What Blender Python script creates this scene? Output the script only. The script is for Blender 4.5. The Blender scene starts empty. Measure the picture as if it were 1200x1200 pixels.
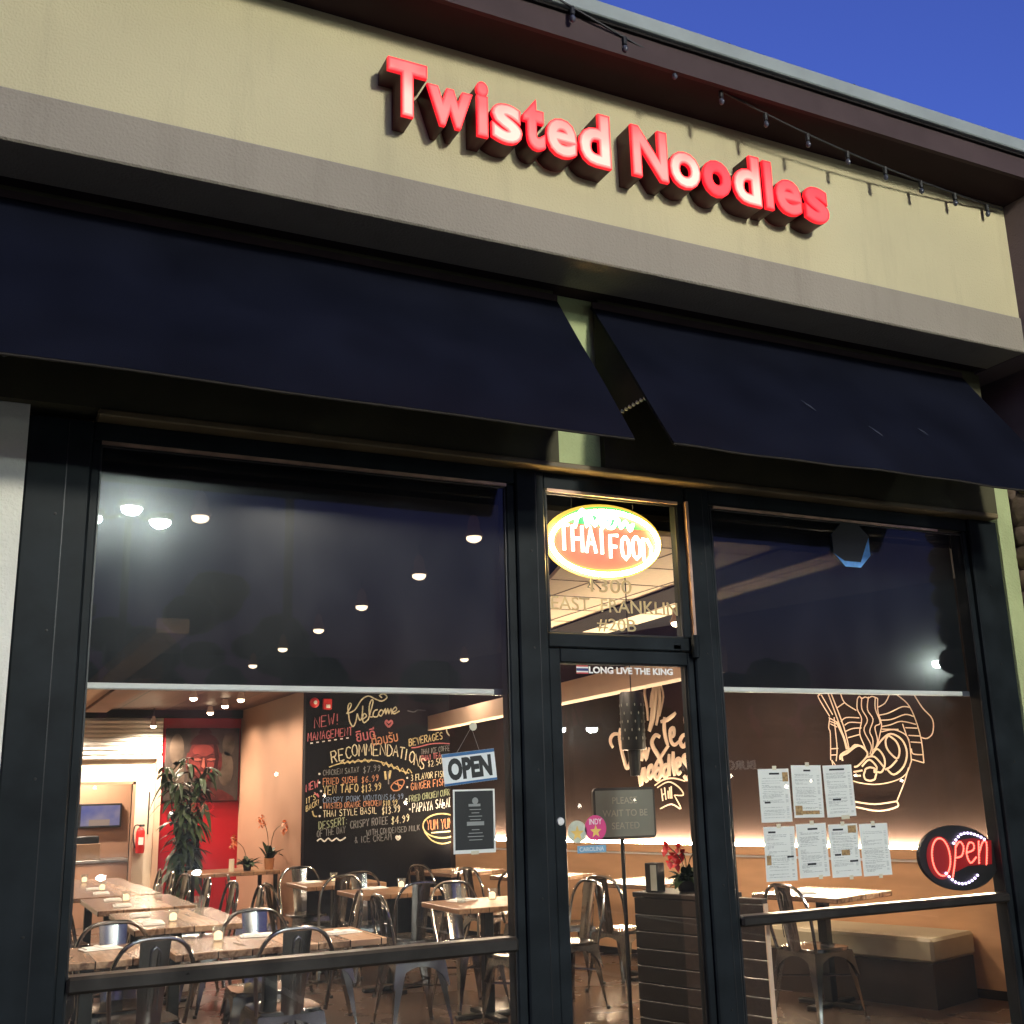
import bpy, math, random
from mathutils import Vector, Matrix
random.seed(7)
R = math.radians
scene = bpy.context.scene
COL = scene.collection

# ------------------------------------------------------------------ camera
cam_data = bpy.data.cameras.new('camera')
cam = bpy.data.objects.new('camera', cam_data)
COL.objects.link(cam)
cam_data.sensor_width = 36.0
cam_data.lens = 39.085
cam_data.clip_start = 0.05
cam_data.clip_end = 2000
_right = Vector((0.89786649, -0.43947629, -0.02638873))
_up = Vector((-0.08424754, -0.23033281, 0.96945817))
_back = Vector((-0.43213207, -0.86822082, -0.2438329))
cam.matrix_world = Matrix(((_right.x, _up.x, _back.x, 0.0),
                           (_right.y, _up.y, _back.y, -5.0),
                           (_right.z, _up.z, _back.z, 1.5),
                           (0, 0, 0, 1)))
scene.camera = cam

# ------------------------------------------------------------------ world: dusk sky, the sun already at the horizon behind the shop
world = bpy.data.worlds.new('World')
scene.world = world
world.use_nodes = True
_nt = world.node_tree
_sky = _nt.nodes.new('ShaderNodeTexSky')
_sky.sky_type = 'NISHITA'
_sky.sun_disc = False
_sky.sun_elevation = R(-1.2)
_sky.sun_rotation = R(20)
_sky.ozone_density = 4.8
_sky.dust_density = 0.4
_tint = _nt.nodes.new('ShaderNodeMixRGB'); _tint.blend_type = 'MULTIPLY'; _tint.inputs[0].default_value = 1.0
_tint.inputs[2].default_value = (1.5, .97, .92, 1)
_nt.links.new(_sky.outputs[0], _tint.inputs[1]); _tc = _nt.nodes.new('ShaderNodeTexCoord'); _cn = _nt.nodes.new('ShaderNodeTexNoise')      # faint thin dusk cloud
_cn.inputs['Scale'].default_value = 3.2; _cn.inputs['Detail'].default_value = 7; _cn.inputs['Distortion'].default_value = .4
_nt.links.new(_tc.outputs['Generated'], _cn.inputs['Vector'])
_cr = _nt.nodes.new('ShaderNodeMapRange'); _cr.inputs['From Min'].default_value = .42; _cr.inputs['From Max'].default_value = .72; _cr.inputs['To Max'].default_value = .30
_nt.links.new(_cn.outputs[0], _cr.inputs[0])
_cm = _nt.nodes.new('ShaderNodeMixRGB'); _cm.inputs[2].default_value = (.085, .105, .30, 1)
_nt.links.new(_cr.outputs[0], _cm.inputs[0]); _nt.links.new(_tint.outputs[0], _cm.inputs[1])
_nt.links.new(_cm.outputs[0], _nt.nodes['Background'].inputs[0])
_nt.nodes['Background'].inputs[1].default_value = 1.95

scene.view_settings.view_transform = 'Standard'
scene.view_settings.look = 'None'
scene.view_settings.exposure = 0.0
scene.view_settings.gamma = 1.0
scene.cycles.use_denoising = True
scene.cycles.max_bounces = 7
scene.cycles.transparent_max_bounces = 24
scene.cycles.sample_clamp_indirect = 6.0
scene.cycles.caustics_reflective = False
scene.cycles.caustics_refractive = False

# ------------------------------------------------------------------ materials
def new_mat(name):
    m = bpy.data.materials.new(name)
    m.use_nodes = True
    return m, m.node_tree, m.node_tree.nodes['Principled BSDF']

def pm(name, col, rough=0.6, metal=0.0, var=0.25, scale=6.0, bump=0.0, bscale=60.0, stretch=None, spec=None, coat=0.0):
    """Principled surface whose colour and roughness wander with noise."""
    m, nt, b = new_mat(name)
    tc = nt.nodes.new('ShaderNodeTexCoord')
    src = tc.outputs['Object']
    if stretch:
        mp = nt.nodes.new('ShaderNodeMapping')
        mp.inputs['Scale'].default_value = stretch
        nt.links.new(src, mp.inputs[0]); src = mp.outputs[0]
    n = nt.nodes.new('ShaderNodeTexNoise')
    n.inputs['Scale'].default_value = scale
    n.inputs['Detail'].default_value = 6
    nt.links.new(src, n.inputs['Vector'])
    ramp = nt.nodes.new('ShaderNodeValToRGB')
    ramp.color_ramp.elements[0].position = 0.3
    ramp.color_ramp.elements[1].position = 0.7
    lo = [c * (1 - var) for c in col]; hi = [min(1, c * (1 + var)) for c in col]
    ramp.color_ramp.elements[0].color = (*lo, 1)
    ramp.color_ramp.elements[1].color = (*hi, 1)
    nt.links.new(n.outputs[0], ramp.inputs[0])
    nt.links.new(ramp.outputs[0], b.inputs['Base Color'])
    mr = nt.nodes.new('ShaderNodeMapRange')
    mr.inputs['To Min'].default_value = max(0.03, rough - 0.08)
    mr.inputs['To Max'].default_value = min(1, rough + 0.1)
    nt.links.new(n.outputs[0], mr.inputs[0])
    nt.links.new(mr.outputs[0], b.inputs['Roughness'])
    b.inputs['Metallic'].default_value = metal
    if spec is not None: b.inputs['Specular IOR Level'].default_value = spec
    if coat: b.inputs['Coat Weight'].default_value = coat
    if bump:
        n2 = nt.nodes.new('ShaderNodeTexNoise')
        n2.inputs['Scale'].default_value = bscale
        n2.inputs['Detail'].default_value = 5
        nt.links.new(src, n2.inputs['Vector'])
        bp = nt.nodes.new('ShaderNodeBump')
        bp.inputs['Strength'].default_value = bump
        bp.inputs['Distance'].default_value = 0.02
        nt.links.new(n2.outputs[0], bp.inputs['Height'])
        nt.links.new(bp.outputs[0], b.inputs['Normal'])
    return m

def em(name, col, strength, vary=None):
    """Something that gives off light; vary = (second colour, noise scale) for uneven lamps."""
    m, nt, b = new_mat(name)
    b.inputs['Base Color'].default_value = (*[c * 0.06 for c in col], 1)
    b.inputs['Emission Color'].default_value = (*col, 1)
    b.inputs['Emission Strength'].default_value = strength
    if vary:
        tc = nt.nodes.new('ShaderNodeTexCoord')
        n = nt.nodes.new('ShaderNodeTexNoise'); n.inputs['Scale'].default_value = vary[1]
        nt.links.new(tc.outputs['Object'], n.inputs['Vector'])
        r = nt.nodes.new('ShaderNodeValToRGB')
        r.color_ramp.elements[0].position = 0.35; r.color_ramp.elements[1].position = 0.65
        r.color_ramp.elements[0].color = (*col, 1); r.color_ramp.elements[1].color = (*vary[0], 1)
        nt.links.new(n.outputs[0], r.inputs[0]); nt.links.new(r.outputs[0], b.inputs['Emission Color'])
    return m

def glass_mat(name, dirt=0.006, tint=(0.95, 0.97, 0.96), smear=0.03, f0=0.042):
    m = bpy.data.materials.new(name); m.use_nodes = True
    nt = m.node_tree; nt.nodes.clear()
    out = nt.nodes.new('ShaderNodeOutputMaterial')
    tr = nt.nodes.new('ShaderNodeBsdfTransparent'); tr.inputs[0].default_value = (*tint, 1)
    gl = nt.nodes.new('ShaderNodeBsdfGlossy'); gl.inputs['Roughness'].default_value = 0.0
    rg0 = nt.nodes.new('ShaderNodeBsdfGlossy'); rg0.inputs['Roughness'].default_value = 0.14
    rg1 = nt.nodes.new('ShaderNodeBsdfGlossy'); rg1.inputs['Roughness'].default_value = 0.40
    rg = nt.nodes.new('ShaderNodeMixShader'); rg.inputs[0].default_value = .22
    nt.links.new(rg0.outputs[0], rg.inputs[1]); nt.links.new(rg1.outputs[0], rg.inputs[2])
    df = nt.nodes.new('ShaderNodeBsdfDiffuse'); df.inputs[0].default_value = (0.6, 0.62, 0.6, 1)
    ge = nt.nodes.new('ShaderNodeNewGeometry')
    dt = nt.nodes.new('ShaderNodeVectorMath'); dt.operation = 'DOT_PRODUCT'
    nt.links.new(ge.outputs['Incoming'], dt.inputs[0]); nt.links.new(ge.outputs['Normal'], dt.inputs[1])
    ab = nt.nodes.new('ShaderNodeMath'); ab.operation = 'ABSOLUTE'; nt.links.new(dt.outputs['Value'], ab.inputs[0])
    om = nt.nodes.new('ShaderNodeMath'); om.operation = 'SUBTRACT'; om.inputs[0].default_value = 1.0; nt.links.new(ab.outputs[0], om.inputs[1])
    pw = nt.nodes.new('ShaderNodeMath'); pw.operation = 'POWER'; pw.inputs[1].default_value = 5.0; nt.links.new(om.outputs[0], pw.inputs[0])
    fr = nt.nodes.new('ShaderNodeMath'); fr.operation = 'MULTIPLY_ADD'; fr.inputs[1].default_value = 1 - f0; fr.inputs[2].default_value = f0
    nt.links.new(pw.outputs[0], fr.inputs[0])
    tc = nt.nodes.new('ShaderNodeTexCoord')
    mp = nt.nodes.new('ShaderNodeMapping'); mp.inputs['Scale'].default_value = (1.0, 1.0, 0.6)
    mp.inputs['Rotation'].default_value = (0, R(35), 0)
    n = nt.nodes.new('ShaderNodeTexNoise'); n.inputs['Scale'].default_value = 2.4; n.inputs['Detail'].default_value = 7
    nt.links.new(tc.outputs['Object'], mp.inputs[0]); nt.links.new(mp.outputs[0], n.inputs['Vector'])
    mr = nt.nodes.new('ShaderNodeMapRange')
    mr.inputs['From Min'].default_value = 0.38; mr.inputs['From Max'].default_value = 0.68
    mr.inputs['To Min'].default_value = 0.55 * smear; mr.inputs['To Max'].default_value = 1.15 * smear
    nt.links.new(n.outputs[0], mr.inputs[0])
    mr2 = nt.nodes.new('ShaderNodeMapRange')
    mr2.inputs['From Min'].default_value = 0.35; mr2.inputs['From Max'].default_value = 0.7
    mr2.inputs['To Min'].default_value = 0.2 * dirt; mr2.inputs['To Max'].default_value = 1.5 * dirt
    nt.links.new(n.outputs[0], mr2.inputs[0])
    a = nt.nodes.new('ShaderNodeMixShader'); b = nt.nodes.new('ShaderNodeMixShader'); c = nt.nodes.new('ShaderNodeMixShader')
    nt.links.new(fr.outputs[0], a.inputs[0]); nt.links.new(tr.outputs[0], a.inputs[1]); nt.links.new(gl.outputs[0], a.inputs[2])
    nt.links.new(mr.outputs[0], b.inputs[0]); nt.links.new(a.outputs[0], b.inputs[1]); nt.links.new(rg.outputs[0], b.inputs[2])
    nt.links.new(mr2.outputs[0], c.inputs[0]); nt.links.new(b.outputs[0], c.inputs[1]); nt.links.new(df.outputs[0], c.inputs[2])
    nt.links.new(c.outputs[0], out.inputs[0])
    return m

def mesh_fabric(name, col, see):
    """Woven sun screen: part cloth, part open weave."""
    m = bpy.data.materials.new(name); m.use_nodes = True
    nt = m.node_tree; nt.nodes.clear()
    out = nt.nodes.new('ShaderNodeOutputMaterial')
    tr = nt.nodes.new('ShaderNodeBsdfTransparent')
    df = nt.nodes.new('ShaderNodeBsdfPrincipled'); df.inputs['Roughness'].default_value = 0.8; df.inputs['Specular IOR Level'].default_value = 0.05
    tc = nt.nodes.new('ShaderNodeTexCoord')
    n = nt.nodes.new('ShaderNodeTexNoise'); n.inputs['Scale'].default_value = 1.7; n.inputs['Detail'].default_value = 4
    nt.links.new(tc.outputs['Object'], n.inputs['Vector'])
    r = nt.nodes.new('ShaderNodeValToRGB')
    r.color_ramp.elements[0].color = (*[c * 0.75 for c in col], 1); r.color_ramp.elements[1].color = (*[c * 1.3 for c in col], 1)
    nt.links.new(n.outputs[0], r.inputs[0]); nt.links.new(r.outputs[0], df.inputs['Base Color'])
    mx = nt.nodes.new('ShaderNodeMixShader'); mx.inputs[0].default_value = see
    nt.links.new(df.outputs[0], mx.inputs[1]); nt.links.new(tr.outputs[0], mx.inputs[2])
    nt.links.new(mx.outputs[0], out.inputs[0])
    return m

def wood(name, a, b_, scale=1.0, rough=0.45, plank=0.12):
    """Planked timber: grain runs along object Y, planks across X."""
    m, nt, bs = new_mat(name)
    tc = nt.nodes.new('ShaderNodeTexCoord')
    mp = nt.nodes.new('ShaderNodeMapping'); mp.inputs['Scale'].default_value = (14 * scale, 1.6 * scale, 14 * scale)
    nt.links.new(tc.outputs['Object'], mp.inputs[0])
    n = nt.nodes.new('ShaderNodeTexNoise'); n.inputs['Scale'].default_value = 2.2; n.inputs['Detail'].default_value = 8
    n.inputs['Distortion'].default_value = 0.6
    nt.links.new(mp.outputs[0], n.inputs['Vector'])
    sx = nt.nodes.new('ShaderNodeSeparateXYZ'); nt.links.new(tc.outputs['Object'], sx.inputs[0])
    dv = nt.nodes.new('ShaderNodeMath'); dv.operation = 'DIVIDE'; dv.inputs[1].default_value = plank
    nt.links.new(sx.outputs[0], dv.inputs[0])
    fl = nt.nodes.new('ShaderNodeMath'); fl.operation = 'FLOOR'; nt.links.new(dv.outputs[0], fl.inputs[0])
    wn = nt.nodes.new('ShaderNodeTexWhiteNoise'); wn.noise_dimensions = '1D'; nt.links.new(fl.outputs[0], wn.inputs['W'])
    ad = nt.nodes.new('ShaderNodeMath'); ad.operation = 'MULTIPLY_ADD'; ad.inputs[1].default_value = 0.62
    nt.links.new(wn.outputs[0], ad.inputs[0]); nt.links.new(n.outputs[0], ad.inputs[2])
    r = nt.nodes.new('ShaderNodeValToRGB')
    r.color_ramp.elements[0].position = 0.4; r.color_ramp.elements[1].position = 1.0
    r.color_ramp.elements[0].color = (*a, 1); r.color_ramp.elements[1].color = (*b_, 1)
    nt.links.new(ad.outputs[0], r.inputs[0])
    fr = nt.nodes.new('ShaderNodeMath'); fr.operation = 'FRACT'; nt.links.new(dv.outputs[0], fr.inputs[0])
    gp = nt.nodes.new('ShaderNodeMath'); gp.operation = 'LESS_THAN'; gp.inputs[1].default_value = 0.04
    nt.links.new(fr.outputs[0], gp.inputs[0])
    mx = nt.nodes.new('ShaderNodeMixRGB'); mx.inputs[2].default_value = (*[c * 0.25 for c in a], 1)
    nt.links.new(gp.outputs[0], mx.inputs[0]); nt.links.new(r.outputs[0], mx.inputs[1])
    nt.links.new(mx.outputs[0], bs.inputs['Base Color'])
    bs.inputs['Roughness'].default_value = rough
    return m

M = {}
def stained(name, col, stain, bump=.35, bscale=90, amt=.55):
    m = pm(name, col, 0.9, var=0.07, scale=1.3, bump=bump, bscale=bscale)
    nt = m.node_tree; b = nt.nodes['Principled BSDF']; src = b.inputs['Base Color'].links[0].from_socket
    tc = nt.nodes.new('ShaderNodeTexCoord'); mp = nt.nodes.new('ShaderNodeMapping'); mp.inputs['Scale'].default_value = (2.2, 2.2, .28)
    nt.links.new(tc.outputs['Object'], mp.inputs[0])
    n = nt.nodes.new('ShaderNodeTexNoise'); n.inputs['Scale'].default_value = 2.6; n.inputs['Detail'].default_value = 8; n.inputs['Roughness'].default_value = .62
    nt.links.new(mp.outputs[0], n.inputs['Vector'])
    r = nt.nodes.new('ShaderNodeMapRange'); r.inputs['From Min'].default_value = .52; r.inputs['From Max'].default_value = .78; r.inputs['To Max'].default_value = amt
    nt.links.new(n.outputs[0], r.inputs[0])
    mx = nt.nodes.new('ShaderNodeMixRGB'); mx.inputs[2].default_value = (*stain, 1)
    nt.links.new(r.outputs[0], mx.inputs[0]); nt.links.new(src, mx.inputs[1]); nt.links.new(mx.outputs[0], b.inputs['Base Color'])
    return m
M['stucco'] = stained('yellow_stucco', (0.54, 0.475, 0.295), (0.38, 0.33, 0.21))
M['greyband'] = stained('grey_stucco', (0.29, 0.252, 0.205), (0.20, 0.172, 0.14), .4, 80)
M['soffit'] = pm('painted_soffit', (0.036, 0.022, 0.025), 0.8, var=0.15, scale=3, spec=0.1)
M['eave'] = pm('eave_board_paint', (0.065, 0.045, 0.047), 0.7, var=0.15, scale=4, spec=0.1)
M['flashing'] = pm('pale_metal_flashing', (0.23, 0.26, 0.26), 0.6, metal=0.0, var=0.15, scale=3)
M['awning'] = pm('navy_canvas', (0.0055, 0.0065, 0.0135), 0.6, var=0.25, scale=2.5, bump=0.15, bscale=220, spec=0.08)
M['awninginside'] = pm('dark_canvas_lining', (0.03, 0.026, 0.022), 0.85, var=0.2, spec=0.1)
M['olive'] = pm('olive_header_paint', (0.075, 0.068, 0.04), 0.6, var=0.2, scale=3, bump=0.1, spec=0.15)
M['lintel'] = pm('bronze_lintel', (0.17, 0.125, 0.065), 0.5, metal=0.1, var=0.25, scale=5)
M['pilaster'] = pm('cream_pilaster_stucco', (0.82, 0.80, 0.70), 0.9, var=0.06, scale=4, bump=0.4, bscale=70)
M['greenlitpilaster'] = pm('greenlit_beige_stucco', (0.42, 0.47, 0.24), 0.9, var=0.1, scale=4, bump=0.4, bscale=70)  # beige stucco with the greenish light on it put into its colour
M['frame'] = pm('dark_bronze_frame', (0.012, 0.0155, 0.018), 0.42, metal=0.0, var=0.35, scale=5, spec=0.12)
M['framelip'] = pm('copper_light_on_edge', (0.55, 0.36, 0.26), 0.35, metal=0.6, var=0.3, scale=9)  # copper colour stands in for interior light on the frame edges
M['rail'] = pm('brushed_rail', (0.05, 0.045, 0.04), 0.3, metal=0.6, var=0.3, scale=7)
M['stone'] = pm('rubble_stone', (0.13, 0.085, 0.06), 0.85, var=0.5, scale=3.2, bump=0.8, bscale=14)
M['mortar'] = pm('mortar', (0.12, 0.10, 0.085), 0.95, var=0.2, scale=9, bump=0.4)
M['pier'] = pm('purple_grey_stucco', (0.17, 0.13, 0.14), 0.9, var=0.1, scale=2.5, bump=0.35, bscale=80, spec=0.1)
M['glass'] = glass_mat('window_glass')
M['doorglass'] = glass_mat('door_glass', dirt=0.004, smear=0.006)
M['shade'] = mesh_fabric('sunscreen_weave', (0.004, 0.0065, 0.009), 0.25)
M['white'] = pm('white_enamel', (0.75, 0.74, 0.70), 0.4, var=0.06)
M['black'] = pm('black_plastic', (0.012, 0.012, 0.013), 0.35, var=0.2)
M['blackmatte'] = pm('black_paint', (0.018, 0.016, 0.016), 0.8, var=0.25, scale=2, spec=0.05)
M['muralblack'] = pm('mural_wall_paint', (0.030, 0.020, 0.018), 0.7, var=0.2, scale=2, spec=0.06)
M['concrete'] = pm('sidewalk_concrete', (0.13, 0.125, 0.115), 0.85, var=0.18, scale=1.8, bump=0.3, bscale=40, spec=0.2)
M['asphalt'] = pm('asphalt', (0.05, 0.05, 0.052), 0.85, var=0.3, scale=1.2, bump=0.5, bscale=120)
M['linepaint'] = pm('road_paint', (0.62, 0.60, 0.52), 0.7, var=0.15, scale=9)
M['floor'] = pm('stained_concrete_floor', (0.075, 0.047, 0.033), 0.26, var=0.35, scale=1.4, bump=0.04, bscale=20)
M['chalkboard'] = pm('chalkboard_paint', (0.0055, 0.005, 0.0065), 0.6, var=0.35, scale=1.5, spec=0.06)
M['tanwall'] = pm('tan_wall_paint', (0.33, 0.195, 0.13), 0.5, var=0.1, scale=1.5, spec=0.25)
M['redwall'] = pm('red_lacquer_wall', (0.30, 0.006, 0.012), 0.35, var=0.2, scale=1.4, spec=0.22)
M['whitewall'] = pm('cream_wall_paint', (0.75, 0.66, 0.52), 0.7, var=0.05, scale=2)
M['wainscot'] = pm('tan_wainscot', (0.50, 0.285, 0.15), 0.42, var=0.12, scale=2.5, stretch=(1, 1, 4))
M['ceiling'] = pm('black_ceiling_paint', (0.014, 0.014, 0.017), 0.8, var=0.3, scale=2, spec=0.05)
M['alcoveceiling'] = wood('alcove_ceiling_boards', (0.055, 0.028, 0.02), (0.13, 0.07, 0.05), 0.5, 0.5, 0.6)
M['tile'] = pm('acoustic_ceiling_tile', (0.70, 0.60, 0.46), 0.9, var=0.05, scale=30, bump=0.3, bscale=160)
M['grid'] = pm('ceiling_grid', (0.12, 0.09, 0.06), 0.6)
M['beam'] = pm('pink_beam_paint', (0.66, 0.46, 0.33), 0.7, var=0.08, scale=2)
M['darkbeam'] = pm('brown_beam_paint', (0.25, 0.14, 0.10), 0.6, var=0.2, scale=2)
M['tabletop'] = wood('oak_tabletop', (0.10, 0.048, 0.028), (0.52, 0.33, 0.21), 1.0, 0.24, 0.175)
M['tabletop2'] = wood('brown_tabletop', (0.16, 0.08, 0.04), (0.36, 0.20, 0.10), 1.0, 0.35, 0.14)
M['iron'] = pm('black_iron', (0.02, 0.019, 0.018), 0.45, metal=0.5, var=0.3)
M['chair'] = pm('gunmetal_steel', (0.34, 0.33, 0.32), 0.18, metal=1.0, var=0.3, scale=6)
M['bench'] = pm('pale_vinyl_cushion', (0.42, 0.37, 0.25), 0.5, var=0.08, scale=5)
M['benchbase'] = pm('dark_bench_panel', (0.03, 0.022, 0.018), 0.5, var=0.3, scale=4, spec=0.15)
M['stand'] = wood('dark_host_stand_planks', (0.010, 0.007, 0.006), (0.030, 0.019, 0.015), 1.0, 0.45, 9.0)
M['paper'] = pm('paper', (0.86, 0.85, 0.81), 0.8, var=0.04, scale=3)
M['tape'] = pm('cream_tape', (0.72, 0.66, 0.50), 0.5, var=0.1)
M['ink'] = pm('grey_ink', (0.34, 0.34, 0.33), 0.8, var=0.1)
M['inkblack'] = pm('black_ink', (0.02, 0.02, 0.02), 0.7, var=0.1)
M['photoink'] = pm('food_photo_ink', (0.40, 0.24, 0.10), 0.7, var=0.5, scale=60)
M['mural'] = pm('cream_mural_paint', (0.86, 0.68, 0.53), 0.75, var=0.06, scale=8)
CH = {'red': (0.50, 0.14, 0.16), 'grey': (0.17, 0.17, 0.18), 'orange': (0.52, 0.23, 0.12), 'yellow': (0.55, 0.45, 0.23), 'blue': (0.14, 0.20, 0.34),
      'cream': (0.66, 0.60, 0.42), 'green': (0.28, 0.32, 0.20), 'white': (0.74, 0.72, 0.68)}
for k, v in CH.items():
    M['chalk_' + k] = pm('chalk_' + k, tuple(c * .78 for c in v), 0.95, var=0.3, scale=40)
M['leaf'] = pm('dark_leaf', (0.020, 0.036, 0.013), 0.5, var=0.6, scale=5, spec=0.2)
M['stem'] = pm('plant_stem', (0.07, 0.05, 0.02), 0.7)
M['terracotta'] = pm('terracotta', (0.45, 0.20, 0.08), 0.7, var=0.15)
M['petal_red'] = pm('red_petal', (0.55, 0.02, 0.02), 0.5)
M['petal_orange'] = pm('orange_petal', (0.62, 0.20, 0.08), 0.5)
M['extred'] = pm('extinguisher_red', (0.50, 0.02, 0.02), 0.3, var=0.1)
M['canvas'] = pm('painting_ground', (0.030, 0.022, 0.019), 0.7, var=0.7, scale=2.6, stretch=(1, 1, 0.4), spec=0.08)
M['paintred'] = pm('painted_face_red', (0.11, 0.018, 0.015), 0.7, var=0.35, scale=5, spec=0.1)
M['paintlight'] = pm('painted_highlight', (0.19, 0.05, 0.036), 0.7, var=0.25, scale=8, spec=0.1)
M['paintground'] = pm('painted_brown_ground', (0.055, 0.040, 0.030), 0.8, var=0.6, scale=4, spec=0.06)
M['painthair'] = pm('painted_hair_red', (0.055, 0.010, 0.009), 0.7, var=0.4, scale=14, spec=0.08)
M['paintdark'] = pm('painted_shadow', (0.022, 0.006, 0.006), 0.7, var=0.3, spec=0.05)
M['cardboard'] = pm('kraft_box', (0.42, 0.27, 0.17), 0.8, var=0.12)
M['tvscreen'] = em('television_picture', (0.06, 0.09, 0.36), 0.7, ((0.34, 0.28, 0.36), 3.5))
M['counter'] = pm('steel_counter', (0.35, 0.33, 0.32), 0.3, metal=0.8)
M['gold'] = pm('gold_leaf_lettering', (0.52, 0.40, 0.20), 0.45, metal=0.25, var=0.15)
M['whitevinyl'] = pm('white_vinyl_lettering', (0.78, 0.77, 0.74), 0.6, var=0.03)
M['flagred'] = pm('flag_red', (0.50, 0.05, 0.06), 0.6)
M['flagblue'] = pm('flag_blue', (0.03, 0.04, 0.16), 0.6)
M['pink'] = pm('pink_sticker', (0.62, 0.05, 0.20), 0.5, var=0.05)
M['yellowstar'] = pm('gold_star_ink', (0.72, 0.48, 0.12), 0.5)
M['palesticker'] = pm('pale_sticker', (0.52, 0.54, 0.42), 0.5, var=0.15, scale=20)
M['bluesticker'] = pm('light_blue_sticker', (0.16, 0.34, 0.48), 0.5, var=0.1)
M['signblue'] = pm('sign_blue', (0.02, 0.13, 0.34), 0.5, var=0.1)
M['signwhite'] = pm('sign_white_plastic', (0.90, 0.91, 0.92), 0.4, var=0.03)
M['waitboard'] = pm('slate_sign_face', (0.13, 0.145, 0.135), 0.35, var=0.2, scale=3)
M['waittext'] = pm('faded_sign_lettering', (0.26, 0.26, 0.22), 0.6)
M['candleglass'] = glass_mat('tumbler_glass', dirt=0.10, smear=0.05)
M['flame'] = em('candle_glow', (1.0, 0.66, 0.36), 3)
M['bulb'] = em('warm_bulb', (1.0, 0.74, 0.48), 38)
M['shell'] = em('glowing_lamp_shell', (0.75, 0.36, 0.20), .2)
M['led'] = em('warm_led_strip', (1.0, 0.76, 0.50), 480)
M['lampwhite'] = em('parking_lamp_lens', (0.84, 1.0, 0.92), 560)
M['signred'] = em('red_sign_face', (1.0, 0.03, 0.06), 1.0, ((1.0, 0.33, 0.27), 7.0))
M['signreturn'] = pm('sign_letter_return', (0.06, 0.002, 0.005), 0.5, var=0.3)
M['neonyellow'] = em('yellow_neon_tube', (1.0, 0.64, 0.20), 110)
M['neonpink'] = em('pink_white_neon_tube', (1.0, 0.50, 0.38), 9)
M['neongreen'] = em('green_white_neon_tube', (0.50, 1.0, 0.55), 12)
M['neonback'] = em('red_lit_acrylic', (1.0, 0.25, 0.13), 0.95)
M['neongreenback'] = em('green_lit_acrylic', (0.05, 0.65, 0.16), 1.2)
M['neonrim'] = em('amber_ring_glow', (0.95, 0.58, 0.07), 1.2)
M['ledred'] = em('red_led', (1.0, 0.10, 0.07), 5.5)
M['ledredglow'] = em('red_led_glow', (0.8, 0.006, 0.012), 0.28)
M['ledwhite'] = em('violet_white_led', (0.75, 0.60, 1.0), 5.5)
M['wire'] = pm('black_cable', (0.01, 0.01, 0.012), 0.6)
M['bulbglass'] = pm('unlit_bulb', (0.06, 0.065, 0.085), 0.15, var=0.2)
M['decalblack'] = pm('black_decal', (0.012, 0.011, 0.010), 0.35, var=0.3)
M['decalblue'] = pm('blue_decal', (0.14, 0.38, 0.9), 0.8, var=0.2, scale=20)
M['cvsred'] = em('red_store_letters', (1.0, 0.03, 0.04), 6)
M['storewall'] = pm('dark_store_wall', (0.08, 0.075, 0.07), 0.9, var=0.2)
M['farglow'] = em('far_light_glow', (1.0, 0.9, 0.75), 40)
M['headlamp'] = em('headlight', (0.95, 1.0, 1.0), 120)
M['carpaint'] = pm('dark_blue_car_paint', (0.03, 0.04, 0.055), 0.25, metal=0.4, coat=0.6)
M['tyre'] = pm('tyre_rubber', (0.015, 0.015, 0.015), 0.8)
M['carglass'] = pm('car_window', (0.02, 0.025, 0.03), 0.08)

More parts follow.
